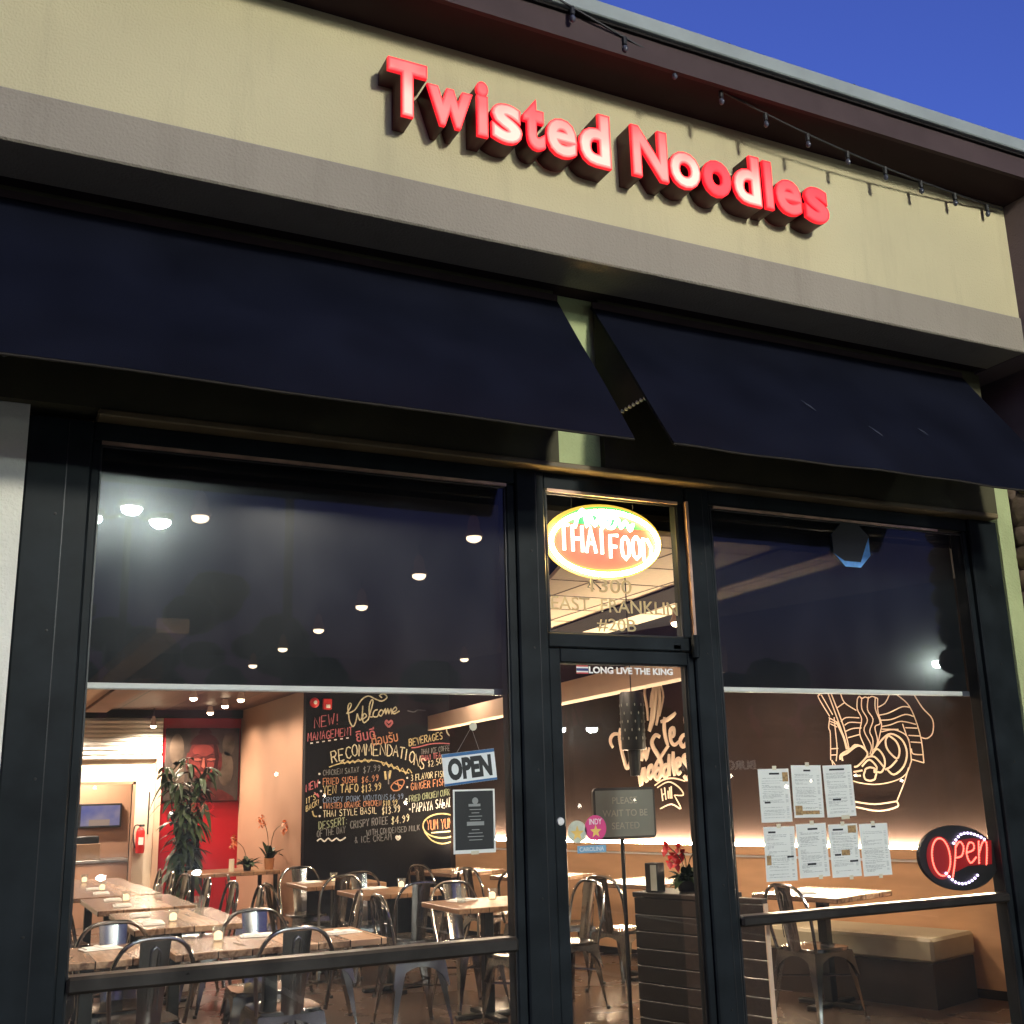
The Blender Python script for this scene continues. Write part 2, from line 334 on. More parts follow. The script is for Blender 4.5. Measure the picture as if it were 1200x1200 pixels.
# ------------------------------------------------------------------ mesh helpers
class MB:
    def __init__(self): self.v = []; self.f = []
    def add(self, vs, fs):
        n = len(self.v); self.v += [tuple(p) for p in vs]; self.f += [tuple(i + n for i in f) for f in fs]; return self
    def box(self, x0, x1, y0, y1, z0, z1, bev=0.0, mat=None):
        b = min(bev, (x1 - x0) * .45, (y1 - y0) * .45, (z1 - z0) * .45) if bev else 0
        if b <= 0:
            vs = [(x, y, z) for z in (z0, z1) for y in (y0, y1) for x in (x0, x1)]
            fs = [(0, 2, 3, 1), (4, 5, 7, 6), (0, 1, 5, 4), (2, 6, 7, 3), (0, 4, 6, 2), (1, 3, 7, 5)]
        else:
            # chamfered box: three rings of points per corner
            vs = []; idx = {}
            for sx in (0, 1):
                for sy in (0, 1):
                    for sz in (0, 1):
                        X = (x0, x1)[sx]; Y = (y0, y1)[sy]; Z = (z0, z1)[sz]
                        dx = b if sx == 0 else -b; dy = b if sy == 0 else -b; dz = b if sz == 0 else -b
                        idx[sx, sy, sz] = len(vs)
                        vs += [(X, Y + dy, Z + dz), (X + dx, Y, Z + dz), (X + dx, Y + dy, Z)]
            g = lambda sx, sy, sz, k: idx[sx, sy, sz] + k
            fs = []
            for s in (0, 1):
                q = [g(s, 0, 0, 0), g(s, 1, 0, 0), g(s, 1, 1, 0), g(s, 0, 1, 0)]; fs.append(q if s else q[::-1])
                q = [g(0, s, 0, 1), g(0, s, 1, 1), g(1, s, 1, 1), g(1, s, 0, 1)]; fs.append(q if s else q[::-1])
                q = [g(0, 0, s, 2), g(1, 0, s, 2), g(1, 1, s, 2), g(0, 1, s, 2)]; fs.append(q if s else q[::-1])
            for a in (0, 1):
                for c in (0, 1):
                    fs.append((g(0, a, c, 1), g(1, a, c, 1), g(1, a, c, 2), g(0, a, c, 2)))
                    fs.append((g(a, 0, c, 0), g(a, 1, c, 0), g(a, 1, c, 2), g(a, 0, c, 2)))
                    fs.append((g(a, c, 0, 0), g(a, c, 1, 0), g(a, c, 1, 1), g(a, c, 0, 1)))
                    for e in (0, 1):
                        fs.append((g(a, c, e, 0), g(a, c, e, 1), g(a, c, e, 2)))
            fs = [tuple(dict.fromkeys(f)) for f in fs]
        if mat: vs = [tuple(mat @ Vector(p)) for p in vs]
        return self.add(vs, fs)
    def tube(self, pts, r, sides=6, flat=None, nrm=None, closed=False, cap=True):
        """Round tube along points; r a number or a list; flat squashes it along nrm."""
        P = [Vector(p) for p in pts]; n = len(P)
        if n < 2: return self
        rs = r if isinstance(r, (list, tuple)) else [r] * n
        vs = []; ref = Vector(nrm) if nrm else None; last = None
        for i in range(n):
            a = P[i - 1] if (i > 0 or closed) else P[i]; c = P[(i + 1) % n] if (i < n - 1 or closed) else P[i]
            t = (c - a)
            t = t.normalized() if t.length > 1e-9 else Vector((0, 0, 1))
            if ref: e1 = ref
            else:
                base = last if last else (Vector((0, 0, 1)) if abs(t.z) < .9 else Vector((1, 0, 0)))
                e1 = (base - t * base.dot(t)); e1 = e1.normalized() if e1.length > 1e-6 else t.orthogonal().normalized(); last = e1
            e2 = t.cross(e1); e2 = e2.normalized() if e2.length > 1e-6 else t.orthogonal().normalized()
            f = flat if flat else 1.0
            for k in range(sides):
                th = 2 * math.pi * k / sides
                vs.append(P[i] + e1 * (rs[i] * f * math.cos(th)) + e2 * (rs[i] * math.sin(th)))
        fs = []
        m = n if closed else n - 1
        for i in range(m):
            j = (i + 1) % n
            for k in range(sides):
                l = (k + 1) % sides
                fs.append((i * sides + k, i * sides + l, j * sides + l, j * sides + k))
        if cap and not closed:
            fs.append(tuple(range(sides))[::-1]); fs.append(tuple((n - 1) * sides + k for k in range(sides)))
        return self.add(vs, fs)
    def lathe(self, prof, c=(0, 0, 0), n=16):
        vs = []; fs = []
        for r, z in prof:
            for k in range(n):
                a = 2 * math.pi * k / n; vs.append((c[0] + r * math.cos(a), c[1] + r * math.sin(a), c[2] + z))
        for i in range(len(prof) - 1):
            for k in range(n):
                l = (k + 1) % n; fs.append((i * n + k, i * n + l, (i + 1) * n + l, (i + 1) * n + k))
        fs.append(tuple(range(n))[::-1]); fs.append(tuple((len(prof) - 1) * n + k for k in range(n)))
        return self.add(vs, fs)
    def prism(self, poly, axis, a, b):
        """poly in the plane across axis ('x': (y,z), 'y': (x,z), 'z': (x,y)) pushed from a to b."""
        n = len(poly)
        def P(p, t):
            return {'x': (t, p[0], p[1]), 'y': (p[0], t, p[1]), 'z': (p[0], p[1], t)}[axis]
        vs = [P(p, a) for p in poly] + [P(p, b) for p in poly]
        fs = [tuple(range(n)), tuple(range(n, 2 * n))[::-1]] + [(i, i + n, (i + 1) % n + n, (i + 1) % n) for i in range(n)]
        return self.add(vs, fs)
    def ball(self, c, r, n=8, m=6, sq=(1, 1, 1)):
        vs = [(c[0], c[1], c[2] - r * sq[2])]; fs = []
        for i in range(1, m):
            t = -math.pi / 2 + math.pi * i / m
            for k in range(n):
                a = 2 * math.pi * k / n
                vs.append((c[0] + r * sq[0] * math.cos(t) * math.cos(a), c[1] + r * sq[1] * math.cos(t) * math.sin(a), c[2] + r * sq[2] * math.sin(t)))
        vs.append((c[0], c[1], c[2] + r * sq[2])); last = len(vs) - 1
        for k in range(n):
            l = (k + 1) % n
            fs.append((0, 1 + l, 1 + k)); fs.append((last, last - n + k, last - n + l))
            for i in range(m - 2): fs.append((1 + i * n + k, 1 + i * n + l, 1 + (i + 1) * n + l, 1 + (i + 1) * n + k))
        return self.add(vs, fs)
    def build(self, name, mat, parent=None, smooth=False):
        me = bpy.data.meshes.new(name); me.from_pydata(self.v, [], self.f); me.validate(); me.update()
        import bmesh
        bm = bmesh.new(); bm.from_mesh(me); bmesh.ops.recalc_face_normals(bm, faces=bm.faces); bm.to_mesh(me); bm.free()
        return link_mesh(name, me, mat, parent, smooth)

def link_mesh(name, me, mat, parent=None, smooth=False):
    me.materials.clear(); me.materials.append(mat)
    if smooth:
        me.shade_smooth() if hasattr(me, 'shade_smooth') else None
        try: me.set_sharp_from_angle(angle=R(40))
        except Exception: pass
    o = bpy.data.objects.new(name, me); COL.objects.link(o)
    if parent: o.parent = parent
    return o

def tag(o, label=None, cat=None, group=None, kind=None):
    if label: o['label'] = label
    if cat: o['category'] = cat
    if group: o['group'] = group
    if kind: o['kind'] = kind
    return o
def empty(name, loc=(0, 0, 0), rz=0.0, label=None, cat=None, group=None):
    o = bpy.data.objects.new(name, None); o.empty_display_size = 0.1; COL.objects.link(o)
    o.location = loc; o.rotation_euler = (0, 0, rz)
    return tag(o, label, cat, group)
def copy_tree(o, parent=None):
    kids = [c for c in COL.objects if c.parent == o]
    c = o.copy(); COL.objects.link(c); c.parent = parent
    for k in kids: copy_tree(k, c)
    return c

def smooth_path(pts, sub=4, closed=False):
    """Catmull-Rom through 2-D or 3-D points."""
    P = [Vector(p) for p in pts]
    if len(P) < 3: return P
    out = []; n = len(P)
    for i in range(n if closed else n - 1):
        p0 = P[i - 1] if (i > 0 or closed) else P[0]; p1 = P[i]; p2 = P[(i + 1) % n]; p3 = P[(i + 2) % n] if (closed or i + 2 < n) else P[-1]
        for s in range(sub):
            t = s / sub
            out.append(0.5 * ((2 * p1) + (p2 - p0) * t + (2 * p0 - 5 * p1 + 4 * p2 - p3) * t * t + (3 * p1 - p0 - 3 * p2 + p3) * t ** 3))
    if not closed: out.append(P[-1])
    return out

def text_mesh(txt, size, extrude=0.0, offset=0.0, align='LEFT', spacing=1.0):
    cu = bpy.data.curves.new('lettering', 'FONT'); cu.body = txt; cu.size = size; cu.extrude = extrude; cu.offset = offset
    cu.align_x = align; cu.space_character = spacing; cu.resolution_u = 4
    o = bpy.data.objects.new('lettering', cu); COL.objects.link(o)
    dg = bpy.context.evaluated_depsgraph_get(); dg.update()
    me = bpy.data.meshes.new_from_object(o.evaluated_get(dg))
    bpy.data.objects.remove(o); bpy.data.curves.remove(cu)
    return me
def mesh_bounds(me):
    xs = [v.co.x for v in me.vertices]; ys = [v.co.y for v in me.vertices]
    return min(xs), max(xs), min(ys), max(ys)
def set_text(me, name, mat, parent, origin, xdir=(1, 0, 0), zdir=(0, 0, 1), width=None, height=None, smooth=False):
    """Stand flat lettering up: text x along xdir, text y along zdir, fitted to width / height."""
    x0, x1, y0, y1 = mesh_bounds(me)
    sx = width / (x1 - x0) if width else (height / (y1 - y0) if height else 1.0)
    sy = height / (y1 - y0) if height else sx
    X = Vector(xdir); Z = Vector(zdir); Nn = X.cross(Z); O = Vector(origin)
    for v in me.vertices:
        v.co = O + X * ((v.co.x - x0) * sx) + Z * ((v.co.y - y0) * sy) + Nn * v.co.z
    return link_mesh(name, me, mat, parent, smooth)

# simple hand-lettered stroke alphabet on a 4 x 6 grid
SF = {'A': '0,0 2,6 4,0|1,2.3 3,2.3', 'B': '0,0 0,6 2.6,6 3.4,5 2.6,3.3 0,3.2|2.6,3.3 3.8,2 3,0 0,0', 'C': '4,5 2.6,6 1,5.4 0,3 1,.6 2.6,0 4,1', 'D': '0,0 0,6 2,5.8 4,3.6 3.6,1.4 2,0 0,0',
      'E': '4,6 0,6 0,0 4,0|0,3 3,3', 'F': '4,6 0,6 0,0|0,3 3,3', 'G': '4,5 2.6,6 1,5.4 0,3 1,.6 2.6,0 4,1 4,2.6 2.4,2.6', 'H': '0,0 0,6|4,0 4,6|0,3 4,3', 'I': '2,0 2,6', 'J': '3,6 3,1 2,0 .6,.6',
      'K': '0,0 0,6|4,6 0,2.6|1.2,3.6 4,0', 'L': '0,6 0,0 3.6,0', 'M': '0,0 .4,6 2,2 3.6,6 4,0', 'N': '0,0 0,6 4,0 4,6', 'O': '2,6 .5,5 0,3 .5,1 2,0 3.5,1 4,3 3.5,5 2,6', 'P': '0,0 0,6 3,6 4,4.8 3,3.2 0,3',
      'Q': '2,6 0,3 2,0 4,3 2,6|2.6,1.6 4,0', 'R': '0,0 0,6 3,6 3.8,4.8 3,3.3 0,3|1.8,3 4,0', 'S': '3.8,5.2 2.4,6 .6,5.4 .4,4 3.4,2.4 3.6,.8 2,0 .2,.9', 'T': '0,6 4,6|2,6 2,0', 'U': '0,6 0,1.2 1.2,0 2.8,0 4,1.2 4,6',
      'V': '0,6 2,0 4,6', 'W': '0,6 1,0 2,4 3,0 4,6', 'X': '0,0 4,6|0,6 4,0', 'Y': '0,6 2,3 4,6|2,3 2,0', 'Z': '0,6 4,6 0,0 4,0', '0': '2,6 .4,4.6 .4,1.4 2,0 3.6,1.4 3.6,4.6 2,6', '1': '1,5 2,6 2,0', '2': '.2,5 1.6,6 3.4,5 3,3.4 0,0 4,0',
      '3': '.4,5.4 2.4,6 3.4,4.6 1.8,3.2 3.8,1.8 2.4,0 .2,.6', '4': '3,0 3,6 0,2 4,2', '5': '3.6,6 .6,6 .4,3.4 2.6,3.6 3.8,2 2.6,.2 .2,.5', '6': '3.4,6 1,4 .3,1.6 2,0 3.8,1.4 2.6,3 .6,2.2', '7': '0,6 4,6 1.4,0', '8': '2,3.2 .6,4.6 2,6 3.4,4.6 2,3.2 .2,1.4 2,0 3.8,1.4 2,3.2',
      '9': '3.6,4.4 2,3 .4,4.4 2,6 3.6,4.4 3,1.4 1.2,0', '$': '3.6,5 2,5.6 .6,4.6 3.4,1.8 2,.6 .3,1.2|2,6.6 2,-.4', '.': '1.8,.1 2.2,.3', '!': '2,6 2,1.8|2,.5 2,.1', "'": '2,6 1.8,4.8', '&': '4,0 1,4.6 1.8,6 2.8,5 .4,1.6 1.4,0 3.8,2', '#': '1,0 1.6,6|2.6,0 3.2,6|0,2 4,2|0,4 4,4', ':': '2,4 2,3.6|2,1 2,.6'}
WID = {'I': .5, '.': .45, '!': .5, "'": .45, '1': .7, ':': .45, 'M': 1.15, 'W': 1.2}
def stroke_text(txt, h, w=None, jit=0.12):
    """Returns polylines [(x, y)...] of height h; total width w if given."""
    adv = []; x = 0
    for ch in txt:
        a = WID.get(ch, 1.0) * 4; adv.append(x); x += (a + 1.6) if ch != ' ' else 3.6
    tot = max(x - 1.6, 1); sc = h / 6.0; sx = (w / tot) if w else sc
    out = []
    for ch, a in zip(txt, adv):
        if ch == ' ' or ch not in SF: continue
        k = WID.get(ch, 1.0); off = (1 - k) * 2 if k < 1 else 0
        jy = random.uniform(-jit, jit) * 3
        for st in SF[ch].split('|'):
            pts = []
            for q in st.split():
                px, py = map(float, q.split(','))
                px = (px - 2 * (1 - k) - 0) if k < 1 else px * k
                pts.append(((a + px + random.uniform(-jit, jit)) * sx, (py + jy + random.uniform(-jit, jit)) * sc))
            out.append(pts)
    return out
# ------------------------------------------------------------------ wall painting data: metres along the wall, metres up
SCRIPT=[(1.60,[(2.49,1.89),(2.46,1.94),(2.47,1.99),(2.52,2.02),(2.60,2.01)]),
(1.70,[(2.60,2.07),(2.58,1.99),(2.60,1.87),(2.63,1.76),(2.66,1.69),(2.70,1.73),(2.72,1.81),(2.73,1.88)]),
(1.50,[(2.72,1.81),(2.76,1.74),(2.81,1.80),(2.83,1.88)]),
(1.60,[(2.84,1.89),(2.85,1.76),(2.88,1.81),(2.91,1.87),(2.91,1.76),(2.96,1.87)]),
(2.00,[(3.10,1.96),(3.05,1.98),(3.00,1.93),(3.01,1.87),(3.08,1.77),(3.10,1.68),(3.05,1.58),(3.01,1.61),(3.03,1.70),(3.10,1.78),(3.20,1.88)]),
(1.80,[(3.19,1.88),(3.17,1.95),(3.16,2.05),(3.17,2.14)]),
(1.70,[(3.12,2.10),(3.19,2.11),(3.26,2.14),(3.31,2.17)]),
(1.70,[(3.23,1.95),(3.27,1.97),(3.27,2.03),(3.23,2.01),(3.23,1.92),(3.27,1.88),(3.33,1.91)]),
(1.70,[(3.43,1.96),(3.38,1.96),(3.34,1.91),(3.37,1.86),(3.42,1.90),(3.45,1.99)]),
(1.90,[(3.44,2.23),(3.42,2.10),(3.44,1.99),(3.45,1.89)]),
(2.00,[(2.81,1.64),(2.83,1.53),(2.85,1.61),(2.88,1.68),(2.89,1.57),(2.92,1.58)]),
(1.90,[(2.99,1.64),(2.98,1.62),(2.96,1.60),(2.95,1.59),(2.94,1.60),(2.93,1.61),(2.93,1.63),(2.93,1.65),(2.94,1.67),(2.95,1.69),(2.97,1.70),(2.98,1.70),(2.99,1.68),(2.99,1.66),(2.99,1.64)]),
(1.90,[(3.08,1.62),(3.07,1.60),(3.06,1.59),(3.04,1.58),(3.03,1.58),(3.02,1.59),(3.01,1.61),(3.01,1.63),(3.02,1.65),(3.04,1.66),(3.05,1.67),(3.07,1.67),(3.08,1.66),(3.08,1.64),(3.08,1.62)]),
(1.90,[(3.18,1.65),(3.17,1.63),(3.16,1.61),(3.15,1.60),(3.13,1.60),(3.12,1.62),(3.12,1.63),(3.12,1.66),(3.13,1.68),(3.14,1.69),(3.15,1.70),(3.17,1.70),(3.18,1.69),(3.18,1.67),(3.18,1.65)]),
(1.70,[(3.20,1.80),(3.19,1.71),(3.19,1.60)]),
(1.90,[(3.25,1.82),(3.24,1.71),(3.25,1.60)]),
(1.70,[(3.27,1.67),(3.32,1.70),(3.32,1.75),(3.28,1.73),(3.29,1.62),(3.33,1.64)]),
(2.10,[(3.44,1.77),(3.39,1.78),(3.37,1.74),(3.42,1.68),(3.43,1.61),(3.39,1.57),(3.36,1.60)])]
BRUSH=[(1.30,[(2.96,2.47),(2.94,2.38),(2.96,2.24),(2.96,2.12)]),
(2.40,[(3.10,2.46),(3.06,2.27),(3.02,2.13),(2.97,2.02)]),
(1.70,[(3.12,2.46),(3.12,2.27),(3.06,2.07)]),
(0.90,[(3.14,2.46),(3.17,2.33),(3.11,2.15)]),
(1.10,[(3.09,2.47),(3.03,2.37),(3.00,2.24)]),
(0.80,[(2.82,2.43),(2.89,2.46),(3.01,2.48)]),
(2.00,[(3.06,2.46),(3.04,2.27),(3.00,2.12)])]
BANNER=[(0.70,[(3.00,1.52),(3.11,1.57),(3.24,1.58),(3.37,1.55)]),
(0.60,[(3.03,1.50),(3.17,1.55),(3.29,1.50),(3.34,1.43),(3.23,1.43)]),
(0.60,[(3.23,1.43),(3.30,1.31),(3.19,1.35),(3.05,1.31)]),
(0.90,[(3.08,1.49),(3.09,1.38)]),
(0.90,[(3.12,1.50),(3.13,1.39)]),
(0.70,[(3.08,1.43),(3.13,1.45)]),
(0.90,[(3.16,1.47),(3.16,1.40)]),
(0.90,[(3.18,1.50),(3.18,1.40)]),
(0.90,[(3.20,1.51),(3.20,1.40)])]
BOWL=[(0.42,[(5.62,1.65),(5.56,1.55),(5.45,1.50),(5.28,1.48),(5.10,1.51),(5.00,1.58),(4.92,1.68)]),
(0.42,[(5.59,1.60),(5.54,1.49),(5.46,1.35)]),
(0.42,[(4.92,1.68),(4.96,1.50),(5.10,1.35)]),
(0.60,[(5.10,1.35),(5.27,1.33),(5.46,1.35)]),
(0.60,[(5.46,1.35),(5.46,1.31),(5.30,1.28),(5.10,1.31)]),
(0.42,[(4.87,2.21),(4.85,2.19),(4.94,2.03)]),
(0.42,[(4.88,2.21),(4.97,2.04)]),
(0.50,[(4.94,2.23),(5.01,2.00),(5.08,1.76)]),
(0.50,[(4.97,2.22),(5.06,1.94),(5.09,1.76)]),
(0.90,[(5.00,1.98),(5.05,1.86),(5.07,1.76)]),
(0.42,[(5.06,2.21),(5.09,2.13),(5.19,2.06)]),
(0.42,[(5.50,2.17),(5.45,2.10),(5.38,2.07)]),
(0.42,[(5.01,2.09),(5.09,2.13)]),
(0.42,[(5.21,2.15),(5.20,2.07),(5.23,1.99),(5.20,1.88),(5.23,1.78),(5.25,1.72)]),
(0.42,[(5.25,2.16),(5.24,2.07),(5.28,1.98),(5.24,1.90),(5.29,1.78),(5.27,1.71)]),
(0.42,[(5.31,2.16),(5.29,2.06),(5.33,1.98),(5.29,1.89),(5.31,1.82),(5.29,1.70)]),
(0.42,[(5.37,2.15),(5.36,2.06),(5.39,1.95),(5.34,1.92),(5.35,1.81),(5.31,1.74)]),
(0.42,[(5.39,2.14),(5.38,2.04),(5.40,1.94),(5.38,1.87),(5.35,1.79)]),
(0.42,[(5.21,2.15),(5.23,2.17),(5.25,2.15),(5.28,2.16),(5.31,2.15),(5.34,2.16),(5.37,2.15),(5.39,2.14)]),
(0.42,[(5.39,2.01),(5.47,2.02),(5.59,2.06),(5.66,2.05)]),
(0.42,[(5.39,1.97),(5.49,1.97),(5.61,2.00),(5.68,1.98)]),
(0.42,[(5.40,1.92),(5.48,1.93),(5.57,1.95),(5.69,1.92)]),
(0.42,[(5.40,1.90),(5.54,1.89)]),
(0.42,[(5.54,2.17),(5.64,2.08),(5.69,1.96),(5.72,1.80),(5.72,1.63)]),
(0.42,[(5.70,2.15),(5.76,2.04),(5.83,1.95),(5.82,1.85),(5.77,1.81),(5.72,1.82)]),
(0.42,[(5.58,1.93),(5.60,1.85),(5.62,1.78),(5.62,1.65)]),
(0.42,[(5.60,1.90),(5.70,1.89)]),
(0.42,[(5.62,1.84),(5.72,1.83)]),
(0.42,[(5.63,1.79),(5.72,1.78)]),
(0.42,[(5.63,1.74),(5.64,1.70),(5.72,1.69)]),
(0.42,[(5.62,1.66),(5.72,1.63)]),
(0.42,[(5.04,1.98),(5.09,2.01),(5.21,2.00)]),
(0.42,[(5.07,1.95),(5.12,1.97),(5.22,1.96)]),
(0.42,[(5.07,1.90),(5.14,1.92),(5.22,1.92)]),
(0.42,[(5.09,1.85),(5.20,1.87)]),
(0.42,[(4.94,2.02),(4.92,1.94),(4.93,1.89),(4.91,1.68)]),
(0.42,[(4.98,2.02),(4.98,1.91),(4.98,1.77),(4.96,1.67)]),
(0.42,[(4.92,1.77),(4.99,1.77)]),
(0.42,[(4.92,1.72),(4.97,1.72)]),
(0.42,[(4.93,2.02),(5.02,1.97)]),
(0.42,[(4.94,1.99),(5.01,1.96)]),
(0.42,[(4.94,1.97),(5.00,1.94)]),
(0.42,[(5.39,1.88),(5.50,1.89),(5.59,1.85),(5.62,1.80)]),
(0.70,[(5.02,1.67),(5.02,1.71),(5.07,1.73),(5.16,1.78),(5.21,1.77),(5.25,1.71),(5.16,1.63),(5.12,1.62)]),
(0.70,[(5.00,1.68),(5.01,1.72),(5.10,1.76),(5.15,1.79),(5.22,1.77)]),
(0.70,[(5.31,1.74),(5.39,1.82),(5.47,1.86),(5.56,1.81),(5.59,1.71),(5.55,1.61),(5.46,1.55),(5.40,1.60)]),
(0.70,[(5.45,1.85),(5.42,1.81),(5.43,1.74),(5.50,1.67),(5.53,1.73),(5.51,1.80),(5.45,1.85)]),
(0.70,[(5.50,1.66),(5.44,1.61),(5.39,1.59)]),
(0.70,[(5.28,1.70),(5.34,1.75),(5.39,1.69),(5.39,1.62),(5.35,1.57),(5.29,1.59)]),
(0.70,[(5.24,1.69),(5.31,1.69),(5.38,1.61)]),
(0.70,[(5.31,1.56),(5.30,1.54),(5.29,1.52),(5.26,1.51),(5.24,1.51),(5.21,1.52),(5.20,1.54),(5.20,1.56),(5.21,1.58),(5.22,1.60),(5.25,1.61),(5.27,1.61),(5.30,1.60),(5.31,1.58),(5.31,1.56)]),
(0.70,[(5.11,1.58),(5.19,1.59)]),
(0.70,[(5.19,1.62),(5.26,1.67),(5.32,1.61),(5.29,1.57)]),
(0.70,[(5.11,1.55),(5.17,1.55)])]
CHALK_LINES=[
('NEW!',(3.498, 2.228),(3.766, 2.275),0.116,'red'),
('MANAGEMENT',(3.424, 2.083),(3.924, 2.155),0.087,'red'),
('CHICKEN SATAY',(3.601, 1.721),(4.005, 1.75),0.058,'grey'),
('$7.99',(4.054, 1.74),(4.252, 1.764),0.068,'grey'),
('FRIED SUSHI',(3.603, 1.622),(3.987, 1.641),0.068,'orange'),
('$6.99',(4.036, 1.631),(4.232, 1.655),0.068,'orange'),
('YEN TAFO',(3.604, 1.524),(3.997, 1.541),0.087,'yellow'),
('$13.99',(4.036, 1.531),(4.262, 1.562),0.077,'yellow'),
('CRISPY PORK WONTONS',(3.605, 1.435),(4.342, 1.451),0.058,'blue'),
('$6.99',(4.362, 1.441),(4.522, 1.455),0.058,'blue'),
('TWISTED ORANGE CHICKEN',(3.606, 1.373),(4.263, 1.39),0.058,'orange'),
('$10.99',(4.283, 1.38),(4.452, 1.393),0.058,'yellow'),
('THAI STYLE BASIL',(3.608, 1.285),(4.214, 1.31),0.068,'cream'),
('$13.99',(4.273, 1.29),(4.482, 1.319),0.077,'cream'),
('NEW',(3.416, 1.555),(3.546, 1.606),0.077,'red'),
("IT'S",(3.418, 1.432),(3.52, 1.473),0.058,'yellow'),
('BACK!',(3.42, 1.352),(3.559, 1.419),0.058,'yellow'),
('DESSERT:',(3.563, 1.163),(3.875, 1.205),0.077,'green'),
('CRISPY ROTEE',(3.913, 1.159),(4.342, 1.197),0.077,'grey'),
('$4.99',(4.382, 1.178),(4.592, 1.215),0.077,'cream'),
('OF THE DAY',(3.545, 1.085),(3.856, 1.117),0.068,'grey'),
('WITH CONDENSED MILK',(4.097, 1.081),(4.713, 1.111),0.058,'grey'),
('& ICE CREAM',(3.963, 1.006),(4.382, 1.024),0.068,'grey'),
('BEVERAGES',(4.595, 2.03),(5.001, 2.104),0.077,'yellow'),
('THAI ICE COFFEE',(4.739, 1.935),(5.116, 1.979),0.058,'grey'),
('THAI TEA',(4.738, 1.86),(4.978, 1.895),0.058,'red'),
('$2.50',(4.821, 1.793),(4.988, 1.828),0.068,'cream'),
('3 FLAVOR FISH',(4.614, 1.647),(5.028, 1.686),0.068,'cream'),
('GINGER FISH',(4.614, 1.545),(5.027, 1.592),0.077,'orange'),
('FRIED CHICKEN CURRY',(4.593, 1.417),(5.109, 1.487),0.068,'green'),
('PAPAYA SALAD',(4.633, 1.305),(5.107, 1.356),0.097,'white'),
('YUM YUM',(4.804, 1.107),(5.104, 1.124),0.106,'orange'),
]
CHALK_ARC=[('R',3.73,1.91,12),('E',3.81,1.94,11),('C',3.89,1.96,9),('O',3.96,1.98,7),('M',4.04,1.99,5),('M',4.12,2.00,2),('E',4.20,2.00,0),('N',4.28,2.00,-3),('D',4.36,1.99,-6),('A',4.43,1.98,-9),('T',4.50,1.96,-12),('I',4.55,1.94,-14),('O',4.62,1.92,-17),('N',4.68,1.89,-20),('S',4.74,1.85,-24)]
CHALK_DOTS=[(3.56,1.74),(3.56,1.65),(3.58,1.56),(3.58,1.39),(3.57,1.30),(4.57,1.68),(4.57,1.58),(4.56,1.45),(4.60,1.34)]
